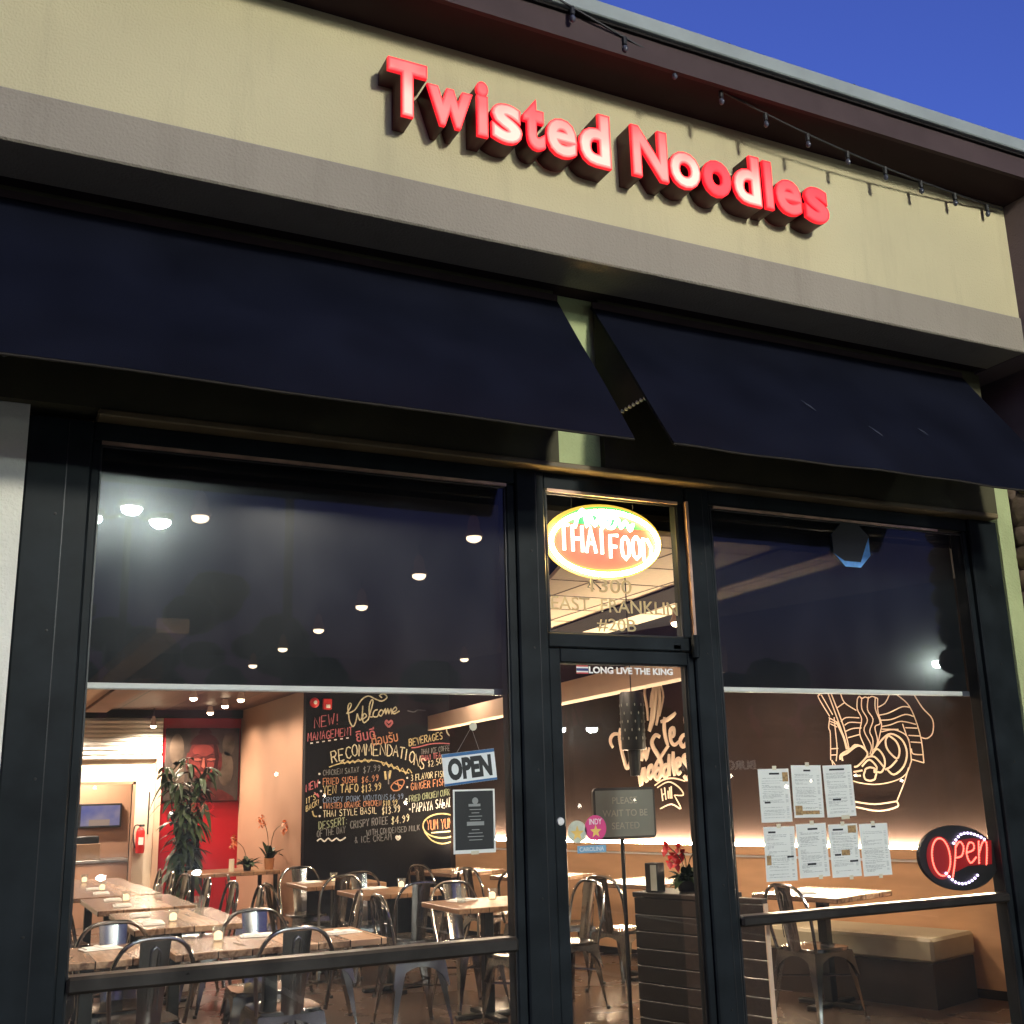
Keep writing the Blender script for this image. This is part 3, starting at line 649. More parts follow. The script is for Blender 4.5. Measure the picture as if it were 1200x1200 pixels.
CHALK_STROKES=[('cream',0.50,[(3.858,2.382),(3.911,2.475),(3.891,2.498),(3.872,2.452),(3.882,2.377),(3.893,2.303),(3.933,2.243),(3.967,2.303),(3.981,2.387)]),
('cream',0.50,[(3.863,2.386),(3.951,2.424),(4.029,2.537),(4.109,2.581),(4.189,2.549),(4.270,2.526),(4.331,2.569),(4.290,2.607),(4.240,2.587),(4.270,2.564)]),
('cream',0.50,[(3.981,2.387),(4.011,2.312),(4.036,2.350),(4.045,2.472)]),
('cream',0.50,[(4.041,2.322),(4.090,2.359),(4.060,2.387),(4.041,2.331),(4.061,2.285),(4.110,2.322)]),
('cream',0.50,[(4.110,2.322),(4.164,2.511),(4.144,2.534),(4.120,2.463),(4.125,2.360),(4.160,2.350)]),
('cream',0.50,[(4.220,2.431),(4.180,2.416),(4.165,2.360),(4.210,2.351),(4.230,2.379)]),
('cream',0.50,[(4.260,2.431),(4.230,2.388),(4.260,2.360),(4.286,2.408),(4.260,2.431)]),
('cream',0.50,[(4.286,2.389),(4.311,2.446),(4.316,2.379),(4.341,2.446),(4.351,2.384),(4.377,2.446),(4.387,2.380)]),
('cream',0.50,[(4.392,2.399),(4.443,2.428),(4.433,2.461),(4.397,2.427),(4.412,2.385),(4.479,2.418)]),
('yellow',0.35,[(3.666,1.810),(3.800,1.849),(3.995,1.869),(4.152,1.876),(4.262,1.856),(4.392,1.808),(4.493,1.761),(4.594,1.731)]),
('yellow',0.35,[(3.781,1.844),(3.819,1.871),(3.839,1.844),(3.878,1.875),(3.897,1.847),(3.936,1.879),(3.956,1.851),(3.995,1.887),(4.034,1.859),(4.073,1.891),(4.113,1.858),(4.152,1.890)]),
('yellow',0.35,[(4.262,1.866),(4.292,1.819),(4.322,1.856),(4.352,1.800),(4.382,1.836),(4.412,1.780),(4.452,1.808),(4.483,1.751),(4.513,1.788),(4.553,1.722),(4.584,1.778),(4.625,1.731)]),
('white',0.40,[(3.453,2.065),(3.481,2.068)]),
('white',0.40,[(3.519,2.074),(3.548,2.077)]),
('white',0.40,[(3.586,2.082),(3.615,2.086)]),
('white',0.40,[(3.653,2.091),(3.682,2.095)]),
('white',0.40,[(3.720,2.100),(3.749,2.104)]),
('white',0.40,[(3.788,2.109),(3.817,2.113)]),
('white',0.40,[(3.856,2.118),(3.885,2.121)]),
('white',0.50,[(3.545,1.045),(3.585,1.067),(3.626,1.037),(3.667,1.069),(3.708,1.038),(3.759,1.065),(3.800,1.039),(3.862,1.070)]),
('yellow',1.00,[(4.307,1.756),(4.318,1.666)]),
('yellow',1.00,[(4.372,1.765),(4.356,1.675)]),
('grey',0.50,[(4.345,1.755),(4.350,1.616)]),
('orange',0.40,[(4.399,1.545),(4.475,1.553),(4.530,1.622),(4.519,1.662),(4.432,1.644),(4.377,1.585),(4.410,1.545)]),
('orange',0.40,[(4.421,1.624),(4.508,1.592)]),
('orange',0.40,[(4.454,1.643),(4.475,1.563)]),
('red',0.50,[(3.506,1.547),(3.558,1.497),(3.537,1.536)]),
('yellow',0.50,[(3.489,1.356),(3.505,1.307),(3.541,1.297)]),
('red',0.40,[(4.621,2.009),(4.698,2.016),(4.854,2.050),(5.011,2.056),(5.202,2.041)]),
('cream',0.50,[(5.261,2.207),(5.250,2.171),(5.221,2.141),(5.179,2.125),(5.132,2.126),(5.091,2.142),(5.063,2.171),(5.053,2.207),(5.064,2.244),(5.093,2.273),(5.135,2.289),(5.181,2.289),(5.223,2.273),(5.252,2.244),(5.261,2.207)]),
('cream',0.45,[(5.101,2.193),(5.156,2.149),(5.213,2.200)]),
('cream',0.45,[(5.145,2.273),(5.141,2.222)]),
('cream',0.45,[(5.182,2.273),(5.173,2.229)]),
('yellow',0.60,[(5.219,1.140),(5.195,1.084),(5.129,1.041),(5.035,1.019),(4.932,1.023),(4.839,1.052),(4.776,1.100),(4.754,1.157),(4.777,1.213),(4.841,1.256),(4.934,1.279),(5.038,1.276),(5.132,1.247),(5.197,1.199),(5.219,1.140)]),
('yellow',0.50,[(4.769,1.095),(4.860,0.996),(4.982,0.956),(5.091,0.972)]),
('cream',0.50,[(4.853,1.078),(5.085,1.086)]),
('grey',0.40,[(4.576,2.421),(4.654,2.408),(4.701,2.430),(4.795,2.423)]),
('red',1.00,[(4.351,2.238),(4.311,2.283),(4.327,2.310),(4.351,2.287),(4.376,2.310),(4.392,2.283),(4.351,2.238)]),
('white',0.70,[(4.461,1.017),(4.436,1.045),(4.446,1.060),(4.461,1.046),(4.476,1.059),(4.486,1.043),(4.461,1.017)])]
# ================================================================== ground
tag(MB().box(-40, 40, -3.4, -0.02, -0.2, -0.02).build('sidewalk', M['concrete']), kind='structure')
tag(MB().box(-40, 40, -3.55, -3.4, -0.2, -0.025, bev=0.01).build('kerb', M['concrete']), kind='structure')
tag(MB().add([(-900, -900, -0.16), (900, -900, -0.16), (900, -3.55, -0.16), (-900, -3.55, -0.16)], [(0, 1, 2, 3)]).build('parking_lot', M['asphalt']), kind='structure')
tag(MB().add([(-900, -3.0, -0.18), (900, -3.0, -0.18), (900, 900, -0.18), (-900, 900, -0.18)], [(0, 1, 2, 3)]).build('ground', M['concrete']), kind='structure')
pl = MB()
for i in range(-6, 7):
    pl.add([(i * 2.8 - .05, -9.2, -0.156), (i * 2.8 + .05, -9.2, -0.156), (i * 2.8 + .05, -4.0, -0.156), (i * 2.8 - .05, -4.0, -0.156)], [(0, 1, 2, 3)])
tag(pl.build('parking_line', M['linepaint']), kind='structure')

# ================================================================== shop building
shop = empty('shop_building', (0, 0, 0), 0, 'yellow stucco strip mall shop front with a grey band and dark glass', 'building')
MB().box(-6, 5.93, -.50, -.2, 4.372, 5.168).build('fascia_wall', M['stucco'], shop)
MB().box(-6, 5.93, -.516, -.2, 4.13, 4.37, bev=.008).build('fascia_band', M['greyband'], shop)
MB().box(-6, 5.93, -.198, .1, 4.15, 4.25).build('band_soffit', M['soffit'], shop)
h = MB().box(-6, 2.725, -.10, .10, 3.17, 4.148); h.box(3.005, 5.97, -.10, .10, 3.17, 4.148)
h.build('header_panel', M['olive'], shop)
MB().box(2.727, 3.003, -.06, .10, 3.17, 4.147).build('header_pilaster', M['greenlitpilaster'], shop)
ln = MB().box(.44, 5.96, -.115, .05, 3.135, 3.168, bev=.006).build('lintel', M['lintel'], shop)
MB().box(-6, .168, -.05, .12, 0, 3.168).build('pilaster', M['pilaster'], shop)
MB().box(6.02, 6.155, -.05, .12, 0, 3.45).build('pilaster', M['greenlitpilaster'], shop)
MB().box(5.972, 6.02, -.05, .12, 3.17, 3.45).build('pilaster', M['greenlitpilaster'], shop)
# roof
rf = MB().box(-6, 9, -.79, 12, 5.17, 5.30).build('roof', M['soffit'], shop)
MB().box(-6, 9, -.82, -.792, 5.165, 5.312).build('eave_board', M['eave'], rf)
MB().box(-6, 9, -.865, -.70, 5.322, 5.41, bev=.006).build('flashing', M['flashing'], rf)
MB().box(-6, 9, -.84, -.70, 5.306, 5.325).build('eave_gap', M['blackmatte'], rf)
# pier and rubble stone at the right hand end
MB().box(5.932, 8.5, -1.9, .3, 4.13, 5.163).build('tower_wall', M['pier'], shop)
MB().box(6.16, 8.3, -.58, .3, 3.45, 4.128).build('pier', M['pier'], shop)
st = MB().box(6.20, 8.3, -.62, .3, 0, 3.44)
sc = st.build('pier_core', M['mortar'], shop)
sm_ = MB(); rnd = random.Random(3)
z = 0.02
while z < 3.4:
    hh = rnd.uniform(.13, .22)
    y = -.72
    while y < .12:
        w = rnd.uniform(.10, .34)
        sm_.ball((6.205, y + w / 2, min(z + hh / 2, 3.38)), 1.0, 9, 6, (rnd.uniform(.035, .06), w * rnd.uniform(.5, .62), hh * rnd.uniform(.5, .66)))
        y += w
    x = 6.2
    while x < 8.2:
        w = rnd.uniform(.12, .42)
        sm_.ball((x + w / 2, -.625, min(z + hh / 2, 3.38)), 1.0, 9, 6, (w * rnd.uniform(.5, .62), rnd.uniform(.03, .06), hh * rnd.uniform(.5, .66))); x += w
    z += hh
s_ = sm_.build('stone_cladding', M['stone'], sc, True)
# enclosing shell of the room
MB().box(-3.2, 7.6, .12, 11.6, 3.262, 3.4).build('ceiling_slab', M['blackmatte'], shop)
MB().box(-3.3, -3.1, .1, 11.6, 0, 3.26).build('side_wall', M['whitewall'], shop)
MB().box(-3.3, 7.6, 11.5, 11.7, 0, 3.26).build('back_wall', M['whitewall'], shop)
MB().box(7.45, 7.6, .1, 11.5, 0, 3.26).build('side_wall', M['blackmatte'], shop)
MB().box(-6, 8, .102, .16, 3.17, 5.17).build('inner_header', M['blackmatte'], shop)
MB().box(6.02, 8.0, .122, .2, 0, 3.17).build('inner_return', M['blackmatte'], shop)
MB().box(-3.2, .16, .122, .2, 0, 3.17).build('inner_return', M['blackmatte'], shop)

# left window: frame, panes, rail
wl = MB()
wl.box(.17, .432, -.03, .11, 0, 3.133, bev=.008)
wl.box(.43, .47, -.012, .09, .1, 3.05, bev=.006)
wl.box(2.45, 2.50, -.012, .09, .1, 3.05, bev=.006)
wl.box(2.50, 2.665, -.03, .11, 0, 3.133, bev=.008)
wl.box(.432, 2.5, -.02, .10, 3.052, 3.133, bev=.006)
wl.box(.432, 2.5, -.02, .10, 0, .10, bev=.006)
win_l = tag(wl.build('window', M['frame'], shop), 'wide shop window with a rail and a half lowered dark shade')
MB().add([(0.47, .004, .10), (2.45, .004, .10), (2.45, .004, 3.052), (0.47, .004, 3.052)], [(0, 1, 2, 3)]).build('pane', M['glass'], win_l)
MB().box(.47, 2.45, -.035, .07, .772, .838, bev=.012).build('push_rail', M['rail'], win_l)
MB().box(.47, 2.45, -.02, -.008, 3.034, 3.05).build('lit_frame_edge', M['framelip'], win_l)
# right window
wr = MB()
wr.box(3.56, 3.72, -.03, .11, 0, 3.133, bev=.008)
wr.box(3.72, 3.745, -.012, .09, .1, 3.05, bev=.006)
wr.box(5.72, 5.76, -.012, .09, .1, 3.05, bev=.006)
wr.box(5.76, 6.018, -.04, .11, 0, 3.133, bev=.008)
wr.box(3.72, 5.76, -.02, .10, 3.052, 3.133, bev=.006)
wr.box(3.72, 5.76, -.02, .10, 0, .10, bev=.006)
win_r = tag(wr.build('window', M['frame'], shop), 'right hand shop window with menus taped inside')
MB().add([(3.745, .004, .10), (5.72, .004, .10), (5.72, .004, 3.052), (3.745, .004, 3.052)], [(0, 1, 2, 3)]).build('pane', M['glass'], win_r)
MB().box(3.745, 5.72, -.035, .07, .785, .838, bev=.012).build('push_rail', M['rail'], win_r)
MB().box(3.76, 5.50, -.02, -.008, 3.034, 3.047).build('lit_frame_edge', M['framelip'], win_r)
# door with its transom light
dr = MB()
dr.box(2.667, 2.735, -.015, .06, 0, 2.205, bev=.006)
dr.box(3.515, 3.558, -.015, .06, 0, 2.205, bev=.006)
dr.box(2.735, 3.515, -.014, .058, 2.135, 2.205, bev=.004)
dr.box(2.735, 3.515, -.014, .058, 0, .25, bev=.004)
door = tag(dr.build('door', M['frame'], shop), 'dark framed glass door with stickers')
MB().add([(2.735, .018, .25), (3.515, .018, .25), (3.515, .018, 2.135), (2.735, .018, 2.135)], [(0, 1, 2, 3)]).build('pane', M['doorglass'], door)
MB().lathe([(.0, -.06), (.022, -.06), (.022, .06), (.0, .06)], (3.552, -.045, 2.235), 10).build('hinge', M['frame'], door)
MB().box(3.43, 3.475, -.02, -.0145, 2.222, 2.242).build('maker_plate', M['white'], door)
lk = MB().lathe([(.0, 0), (.020, 0), (.018, .008), (.0, .009)], (0, 0, 0), 16); lk.v = [(2.70 + p[0], -.0155 - p[2], 1.352 + p[1]) for p in lk.v]
lk.build('lock', M['white'], door, True)
tf = MB()
tf.box(2.667, 3.558, -.02, .08, 2.21, 2.285, bev=.006)
tf.box(2.667, 2.685, -.012, .06, 2.285, 3.05, bev=.004)
tf.box(3.508, 3.558, -.012, .06, 2.285, 3.05, bev=.004)
tf.box(2.667, 3.558, -.02, .08, 3.04, 3.133, bev=.006)
trn = tf.build('transom_window', M['frame'], shop)
MB().add([(2.685, .004, 2.285), (3.508, .004, 2.285), (3.508, .004, 3.04), (2.685, .004, 3.04)], [(0, 1, 2, 3)]).build('pane', M['doorglass'], trn)
MB().box(2.685, 3.505, -.03, -.021, 3.028, 3.044).build('lit_frame_edge', M['framelip'], trn)
MB().box(3.5555, 3.5715, -.038, .0, 2.30, 3.05).build('lit_frame_edge', M['framelip'], trn)

gk = [(win_l, .47, 2.45, .10, 3.034, -.0005), (win_r, 3.745, 5.72, .10, 3.034, -.0005), (door, 2.735, 3.515, .25, 2.135, .012), (trn, 2.685, 3.508, 2.285, 3.028, -.0015)]
for par, x0, x1, z0, z1, y in gk:
    m_ = MB()
    m_.box(x0, x0 + .007, y - .004, y + .004, z0, z1); m_.box(x1 - .007, x1, y - .004, y + .004, z0, z1)
    m_.box(x0 + .007, x1 - .007, y - .004, y + .004, z0, z0 + .007); m_.box(x0 + .007, x1 - .007, y - .004, y + .004, z1 - .007, z1)
    m_.build('gasket', M['black'], par)
for par, xs, zs, y in ((win_l, (.30, 2.58), (.4, 1.0, 1.6, 2.2, 2.7), -.031), (win_r, (3.64, 5.89), (.4, 1.0, 1.6, 2.2, 2.7), -.031)):
    for x in xs:
        for z in zs:
            q = MB().lathe([(.0, 0), (.006, 0), (.005, .002), (.0, .0025)], (0, 0, 0), 8); q.v = [(x + p[0], (y - .01 if x > 5 else y) - p[2], z + p[1]) for p in q.v]
            q.build('screw', M['iron'], par)
for par, x in ((win_l, 2.582), (win_r, 3.64), (win_l, .30)):
    MB().box(x + .03, x + .034, -.0315, -.029, .02, 3.12).build('joint_line', M['black'], par)

# ================================================================== awnings
def awning(x0, x1, label, rib_seed):
    a = empty('awning', (x0, -.1, 4.1), 0, label, 'awning', 'navy canvas awnings over the shop front')
    rr = random.Random(rib_seed); nx, nz = 60, 14; w = x1 - x0
    vs = []; fs = []
    nr = max(2, round(w / 1.35))
    for side in (0, 1):
        for j in range(nz + 1):
            t = j / nz
            for i in range(nx + 1):
                s = i / nx
                sag = -.034 * abs(math.sin(math.pi * s * nr)) * math.sin(math.pi * t) + .004 * math.sin(23 * s + 5 * t) * math.sin(math.pi * t)
                sag += .0035 * t * t * math.sin(9.3 * s + x0) + .002 * t * math.sin(31 * s)
                vs.append((s * w, -.70 * t + .0 + sag * -.75 * .6 + (.012 if side else 0), -1.0 * t + sag + (-.008 if side else 0)))
    N = (nx + 1) * (nz + 1)
    for j in range(nz):
        for i in range(nx):
            q = j * (nx + 1) + i
            fs.append((q, q + 1, q + nx + 2, q + nx + 1)); fs.append((N + q, N + q + nx + 1, N + q + nx + 2, N + q + 1))
    for i in range(nx):
        q = nz * (nx + 1) + i; fs.append((q, q + 1, N + q + 1, N + q)); fs.append((i, N + i, N + i + 1, i + 1))
    for j in range(nz):
        q = j * (nx + 1); fs.append((q, q + nx + 1, N + q + nx + 1, N + q)); q += nx; fs.append((q, N + q, N + q + nx + 1, q + nx + 1))
    can = MB().add(vs, fs).build('canopy', M['awning'], a, True)
    MB().tube([Vector(vs[nz * (nx + 1) + i]) + Vector((0, .004, -.006)) for i in range(nx + 1)], .006, 6).build('hem', M['awninginside'], can)
    MB().box(0, w, -.012, .0, -.02, .022).build('wall_batten', M['eave'], a)
    for k, x in enumerate((.012, w - .012)):
        e = MB().prism([(0, -.03), (-.47, -.69), (0, -.69)], 'x', x - .005, x + .005).build('end_panel', M['awninginside'], a)
        if k == 0:
            lc = MB()
            for i in range(13):
                y = -.46 + i * .036
                lc.ball((x, y, -.692), .011, 6, 4)
            lc.build('lace_edge', M['palesticker'], e)
    for i in range(nr + 1):
        x = .03 + (w - .06) * i / nr
        MB().tube([(x, 0, -.03), (x, -.68, -1.0)], .010, 6).build('frame_bar', M['iron'], a)
    return a
awning(-4.0, 2.745, 'long navy canvas awning over the wide left window', 1)
aw2 = awning(2.965, 5.80, 'shorter navy canvas awning over the door and right window, with pale scuffs', 2)
M['scuff'] = pm('pale_scuff', (0.05, 0.058, 0.085), .8)
for (x, t, l) in ((1.12, .50, .07), (1.50, .62, .08), (1.93, .58, .05)):
    scuff = MB().tube([(x, -.70 * t - .008, -1.0 * t - .022), (x + l * .5, -.70 * (t + l * .6) - .008, -(t + l * .6) - .022), (x + l * .8, -.70 * (t + l) - .008, -(t + l) - .022)], [.001, .0045, .001], 5)
    scuff.build('scuff', M['scuff'], aw2)

# ================================================================== channel letter sign
sign = empty('shop_sign', (1.57, -.5, 4.61), 0, 'glowing red channel letters reading Twisted Noodles on the yellow wall', 'sign')
# letter, left, right, bottom, top, lamp strength
LET = [('T', 1.575, 1.775, 4.615, 4.915, 1.25), ('w', 1.775, 2.015, 4.615, 4.825, .8), ('i', 2.035, 2.10, 4.61, 4.915, .8), ('s', 2.115, 2.285, 4.605, 4.825, 1.35), ('t', 2.29, 2.415, 4.61, 4.90, .8),
       ('e', 2.42, 2.60, 4.605, 4.825, 1.2), ('d', 2.61, 2.80, 4.605, 4.915, 1.35), ('N', 2.93, 3.155, 4.61, 4.91, 1.0), ('o', 3.165, 3.365, 4.605, 4.825, 1.4), ('o', 3.38, 3.57, 4.605, 4.825, .55),
       ('d', 3.585, 3.775, 4.605, 4.915, 1.45), ('l', 3.80, 3.86, 4.61, 4.91, .75), ('e', 3.875, 4.065, 4.605, 4.825, .7), ('s', 4.085, 4.26, 4.60, 4.825, .6)]
sigmats = {}
def sign_face_mat(k, core):
    if (k, core) not in sigmats:
        m, nt, b = new_mat('red_sign_core' if core else 'red_sign_face')
        hot = min(1.0, max(0.0, (k - .5) / .9))
        tc = nt.nodes.new('ShaderNodeTexCoord')      # LED modules sit low in each can, so the face is brightest low down
        n = nt.nodes.new('ShaderNodeTexNoise'); n.inputs['Scale'].default_value = 7.0; n.inputs['Detail'].default_value = 1
        nt.links.new(tc.outputs['Object'], n.inputs['Vector'])
        sx = nt.nodes.new('ShaderNodeSeparateXYZ'); nt.links.new(tc.outputs['Object'], sx.inputs[0])
        mz = nt.nodes.new('ShaderNodeMapRange'); mz.inputs['From Min'].default_value = .02; mz.inputs['From Max'].default_value = .30
        mz.inputs['To Min'].default_value = .75; mz.inputs['To Max'].default_value = .0
        nt.links.new(sx.outputs[2], mz.inputs[0])
        ma = nt.nodes.new('ShaderNodeMath'); ma.operation = 'MULTIPLY_ADD'; ma.inputs[1].default_value = .55
        nt.links.new(n.outputs[0], ma.inputs[0]); nt.links.new(mz.outputs[0], ma.inputs[2])
        r = nt.nodes.new('ShaderNodeValToRGB')
        r.color_ramp.elements[0].position = .25; r.color_ramp.elements[1].position = .85
        if core:
            r.color_ramp.elements[0].color = (1, (.012 + .07 * hot) / 3, (.03 + .05 * hot) / 3, 1)
            r.color_ramp.elements[1].color = (1, (.05 + .42 * hot) / 3, (.07 + .31 * hot) / 3, 1)
        else:
            r.color_ramp.elements[0].color = (.8, .002, .007, 1)
            r.color_ramp.elements[1].color = (1, (.02 + .12 * hot) / 3, (.035 + .09 * hot) / 3, 1)
        nt.links.new(ma.outputs[0], r.inputs[0]); nt.links.new(r.outputs[0], b.inputs['Emission Color'])
        b.inputs['Base Color'].default_value = (.25, .01, .015, 1)
        b.inputs['Emission Strength'].default_value = 3 * (1.0 + .75 * hot) * (1.12 if core else 1.0)
        sigmats[k, core] = m
    return sigmats[k, core]
M['signedge'] = em('red_lit_letter_trim', (0.85, 0.008, 0.02), 1.3)
for ch, x0, x1, z0, z1, k in LET:
    me = text_mesh(ch, 1.0, .19, .050)
    xa, xb, ya, yb = mesh_bounds(me)
    def seat(m_, yf, yb_):                      # every layer of a letter shares one fit, so the layers stay concentric
        for v in m_.vertices:
            v.co = Vector((x0 + (v.co.x - xa) / (xb - xa) * (x1 - x0) - 1.57, yf if v.co.z > 0 else yb_, z0 + (v.co.y - ya) / (yb - ya) * (z1 - z0) - 4.61))
        return m_
    body = link_mesh('letter', seat(me, -.14, -.001), M['signreturn'], sign)
    link_mesh('letter_trim', seat(text_mesh(ch, 1.0, .01, .0505), -.1425, -.124), M['signedge'], body)
    link_mesh('letter_face', seat(text_mesh(ch, 1.0, .01, .042), -.1445, -.1428), sign_face_mat(k, False), body)
    link_mesh('letter_core', seat(text_mesh(ch, 1.0, .01, .028), -.1460, -.1448), sign_face_mat(round(k * .6 + .2, 2), True), body)
    link_mesh('letter_core', seat(text_mesh(ch, 1.0, .01, .013), -.1475, -.1463), sign_face_mat(k, True), body)

# ================================================================== string lights under the eave
sl = empty('string_light', (2.3, -.84, 5.40), 0, 'black cable string of small unlit bulbs slung along the roof eave', 'string light')
P0 = Vector((2.25, -.88, 5.36)); P1 = Vector((5.88, -.53, 5.12))
def strpt(t): 
    p = P0.lerp(P1, t); p.z -= .22 * math.sin(math.pi * t) * .55; return p
B = Vector((2.3, -.84, 5.40))
MB().tube([strpt(i / 24) - B for i in range(25)], .0065, 5).build('cable', M['wire'], sl)
for i in range(11):
    p = strpt((i + .7) / 11.2) - B
    hb = MB().lathe([(.0, 0), (.013, 0), (.013, -.045), (.0, -.045)], p, 8).build('bulb_socket', M['wire'], sl)
    MB().ball(p + Vector((0, 0, -.066)), .016, 8, 6, (1, 1, 1.35)).build('bulb', M['bulbglass'], hb, True)
for x in (2.62, 3.5, 4.4):
    c = MB().lathe([(.0, 0), (.010, 0), (.010, .03), (.018, .035), (.012, .05), (.0, .05)], (x, -.80, 5.41), 8).build('cable_clip', M['wire'])
    tag(c, {2.62: 'tiny black cable clip on the roof edge, nearest the sign letter T', 3.5: 'tiny black cable clip on the roof edge, middle of three', 4.4: 'tiny black cable clip on the roof edge, furthest right'}[x], 'cable clip', 'cable clips along the roof edge')

# ================================================================== parking lot lamps that light the front and mirror in the glass
def point(name, loc, power, col, size, parent=None, spot=None, blend=.5, rot=None):
    l = bpy.data.lights.new(name, 'SPOT' if spot else 'POINT'); l.energy = power; l.color = col; l.shadow_soft_size = size
    if spot: l.spot_size = R(spot); l.spot_blend = blend
    o = bpy.data.objects.new(name, l); COL.objects.link(o); o.location = loc
    if rot: o.rotation_euler = rot
    if parent: o.parent = parent
    return o
LAMPCOL = (1.0, .975, .83)
def street_lamp(x, y, hgt, heads, label, power, ls=1.0):
    a = empty('street_lamp', (x, y, -.16), 0, label, 'street lamp', 'lamp posts in the parking lot')
    MB().lathe([(.22, 0), (.22, .5), (.09, .52), (.065, hgt), (.0, hgt + .02)], (0, 0, 0), 12).build('pole', M['iron'], a)
    for hx, hz in heads:
        MB().tube([(0, 0, hgt - .1), (hx * .5, .1, hz + .1), (hx, .25, hz + .08)], .03, 6).build('arm', M['iron'], a)
        hd = MB().box(hx - .22, hx + .22, .05, .6, hz + .02, hz + .14, bev=.03).build('lamp_head', M['iron'], a)
        MB().ball((hx, .35, hz), 1, 12, 8, (.20 * ls, .20 * ls, .13 * ls)).build('lens', M['lampwhite'], hd)
        if power: point('lamp', (hx, .36, hz - .8), power, LAMPCOL, .6, a)
    return a
street_lamp(2.7, -17.4, 7.3, [(-.72, 6.95), (0, 7.2), (.55, 6.98)], 'three headed parking lot lamp post mirrored at the top of the left window', 0)
street_lamp(4.6, -12.4, 8.5, [(0, 8.35)], 'single headed parking lot lamp post standing nearest the shop', 4500)
street_lamp(10.2, -4.6, 3.2, [(-.2, 2.95)], 'short walkway lamp post mirrored high in the right window', 0, .42)
street_lamp(14.5, -21.0, 4.4, [(-.5, 3.2), (.45, 3.2)], 'two headed low lamp post far across the lot, mirrored in the door', 0, .8)

# parked car with its headlights on (seen mirrored in the left window)
car = empty('parked_car', (2.5, -13.4, -.16), 0, 'dark blue saloon parked nose to the shop with headlights on', 'car')
b = MB()
prof = [(-2.1, .35), (-2.15, .75), (-1.6, .92), (-.9, .98), (-.3, 1.38), (.9, 1.42), (1.6, 1.0), (2.15, .92), (2.2, .4), (1.9, .28), (-1.9, .28)]
b.prism([(-p[0], p[1]) for p in prof], 'x', -.86, .86)
b.build('body', M['carpaint'], car)
for y0, y1, z0, z1 in ((.36, .88, 1.02, 1.36),):
    MB().add([(-.7, y1, z0), (.7, y1, z0), (.62, y0, z1), (-.62, y0, z1)], [(0, 1, 2, 3)]).build('windscreen', M['carglass'], car)
for sx in (-1, 1):
    MB().ball((sx * .62, 2.12, .70), 1, 10, 8, (.075, .05, .05)).build('headlight', M['headlamp'], car)
    for yy in (-1.35, 1.35):
        w = MB(); w.lathe([(.16, -.1), (.33, -.1), (.33, .1), (.16, .1)], (0, 0, 0), 18)
        w.v = [(sx * .78 + p[2], yy + p[0], .33 + p[1]) for p in w.v]
        w.build('wheel', M['tyre'], car)

# store across the lot, mirrored faintly in the glass
far = empty('far_store', (20, -46, -.16), 0, 'long low store across the parking lot with red and white sign letters', 'building')
MB().box(-40, 40, -6, 0, 0, 4.2).build('store_wall', M['storewall'], far)
rl = random.Random(5)
for i in range(26):
    MB().ball((-46 + i * 3.2 + rl.uniform(-1, 1), .4, rl.choice((.9, 1.3, 1.8, 2.4, 3.0)) + rl.uniform(-.3, .3)), rl.uniform(.05, .13), 8, 6).build('far_light', M['farglow'], far)  # scattered dots standing for distant street and car lights
set_text(text_mesh('CVS', 1, .05, .02), 'sign_lettering', M['cvsred'], far, (-9.6, .1, 1.15), (-1, 0, 0), (0, 0, 1), height=.42)
set_text(text_mesh('BURGERS & DELI', 1, .05, .01), 'sign_lettering', em('white_store_letters', (1, 1, .95), 1.2), far, (20, .1, 2.5), (-1, 0, 0), (0, 0, 1), width=5.6, height=.5)

tl = MB(); rt = random.Random(17)
for i in range(420):
    x = rt.uniform(-75, 110); hmax = 8.5 + 4.5 * math.sin(x * .13) * math.sin(x * .037 + 1) + 2 * math.sin(x * .51)
    z = rt.uniform(.5, max(3, hmax)); r_ = rt.uniform(1.0, 2.2)
    tl.ball((x, -60 + rt.uniform(-3, 3), z), 1, 7, 5, (r_, r_ * .8, r_ * rt.uniform(.6, 1)))
tag(tl.build('tree_line', M['leaf']), 'dark tree line far across the parking lot, mirrored in the glass', 'trees', kind='stuff')
# ================================================================== roller shades
def shade(x0, x1, zb, label):
    s = empty('roller_shade', (x0, .10, 3.05), 0, label, 'roller shade', 'dark sunscreen shades half lowered in the windows')
    w = x1 - x0
    MB().box(0, w, .0, .003, zb - 3.05, 0).build('fabric', M['shade'], s)
    bar = MB().box(-.008, w + .008, -.012, .014, zb - 3.05 - .012, zb - 3.05 + .016, bev=.005).build('bottom_bar', M['white'], s)
    MB().box(-.009, .02, -.0135, .0155, zb - 3.05 - .0135, zb - 3.05 + .0175).build('end_cap', M['bulbglass'], bar)
    MB().box(w - .06, w + .009, -.0135, .0155, zb - 3.05 - .0135, zb - 3.05 + .0175).build('end_cap', M['bulbglass'], bar)
    MB().tube([(0, .025, -.025), (w, .025, -.025)], .022, 10).build('roller', M['black'], s)
    return s
shade(.445, 2.465, 1.985, 'wide black see-through roller shade in the left window, two pendant rows behind it')
shade(3.76, 5.72, 2.02, 'narrower black see-through roller shade in the right window above the menus')

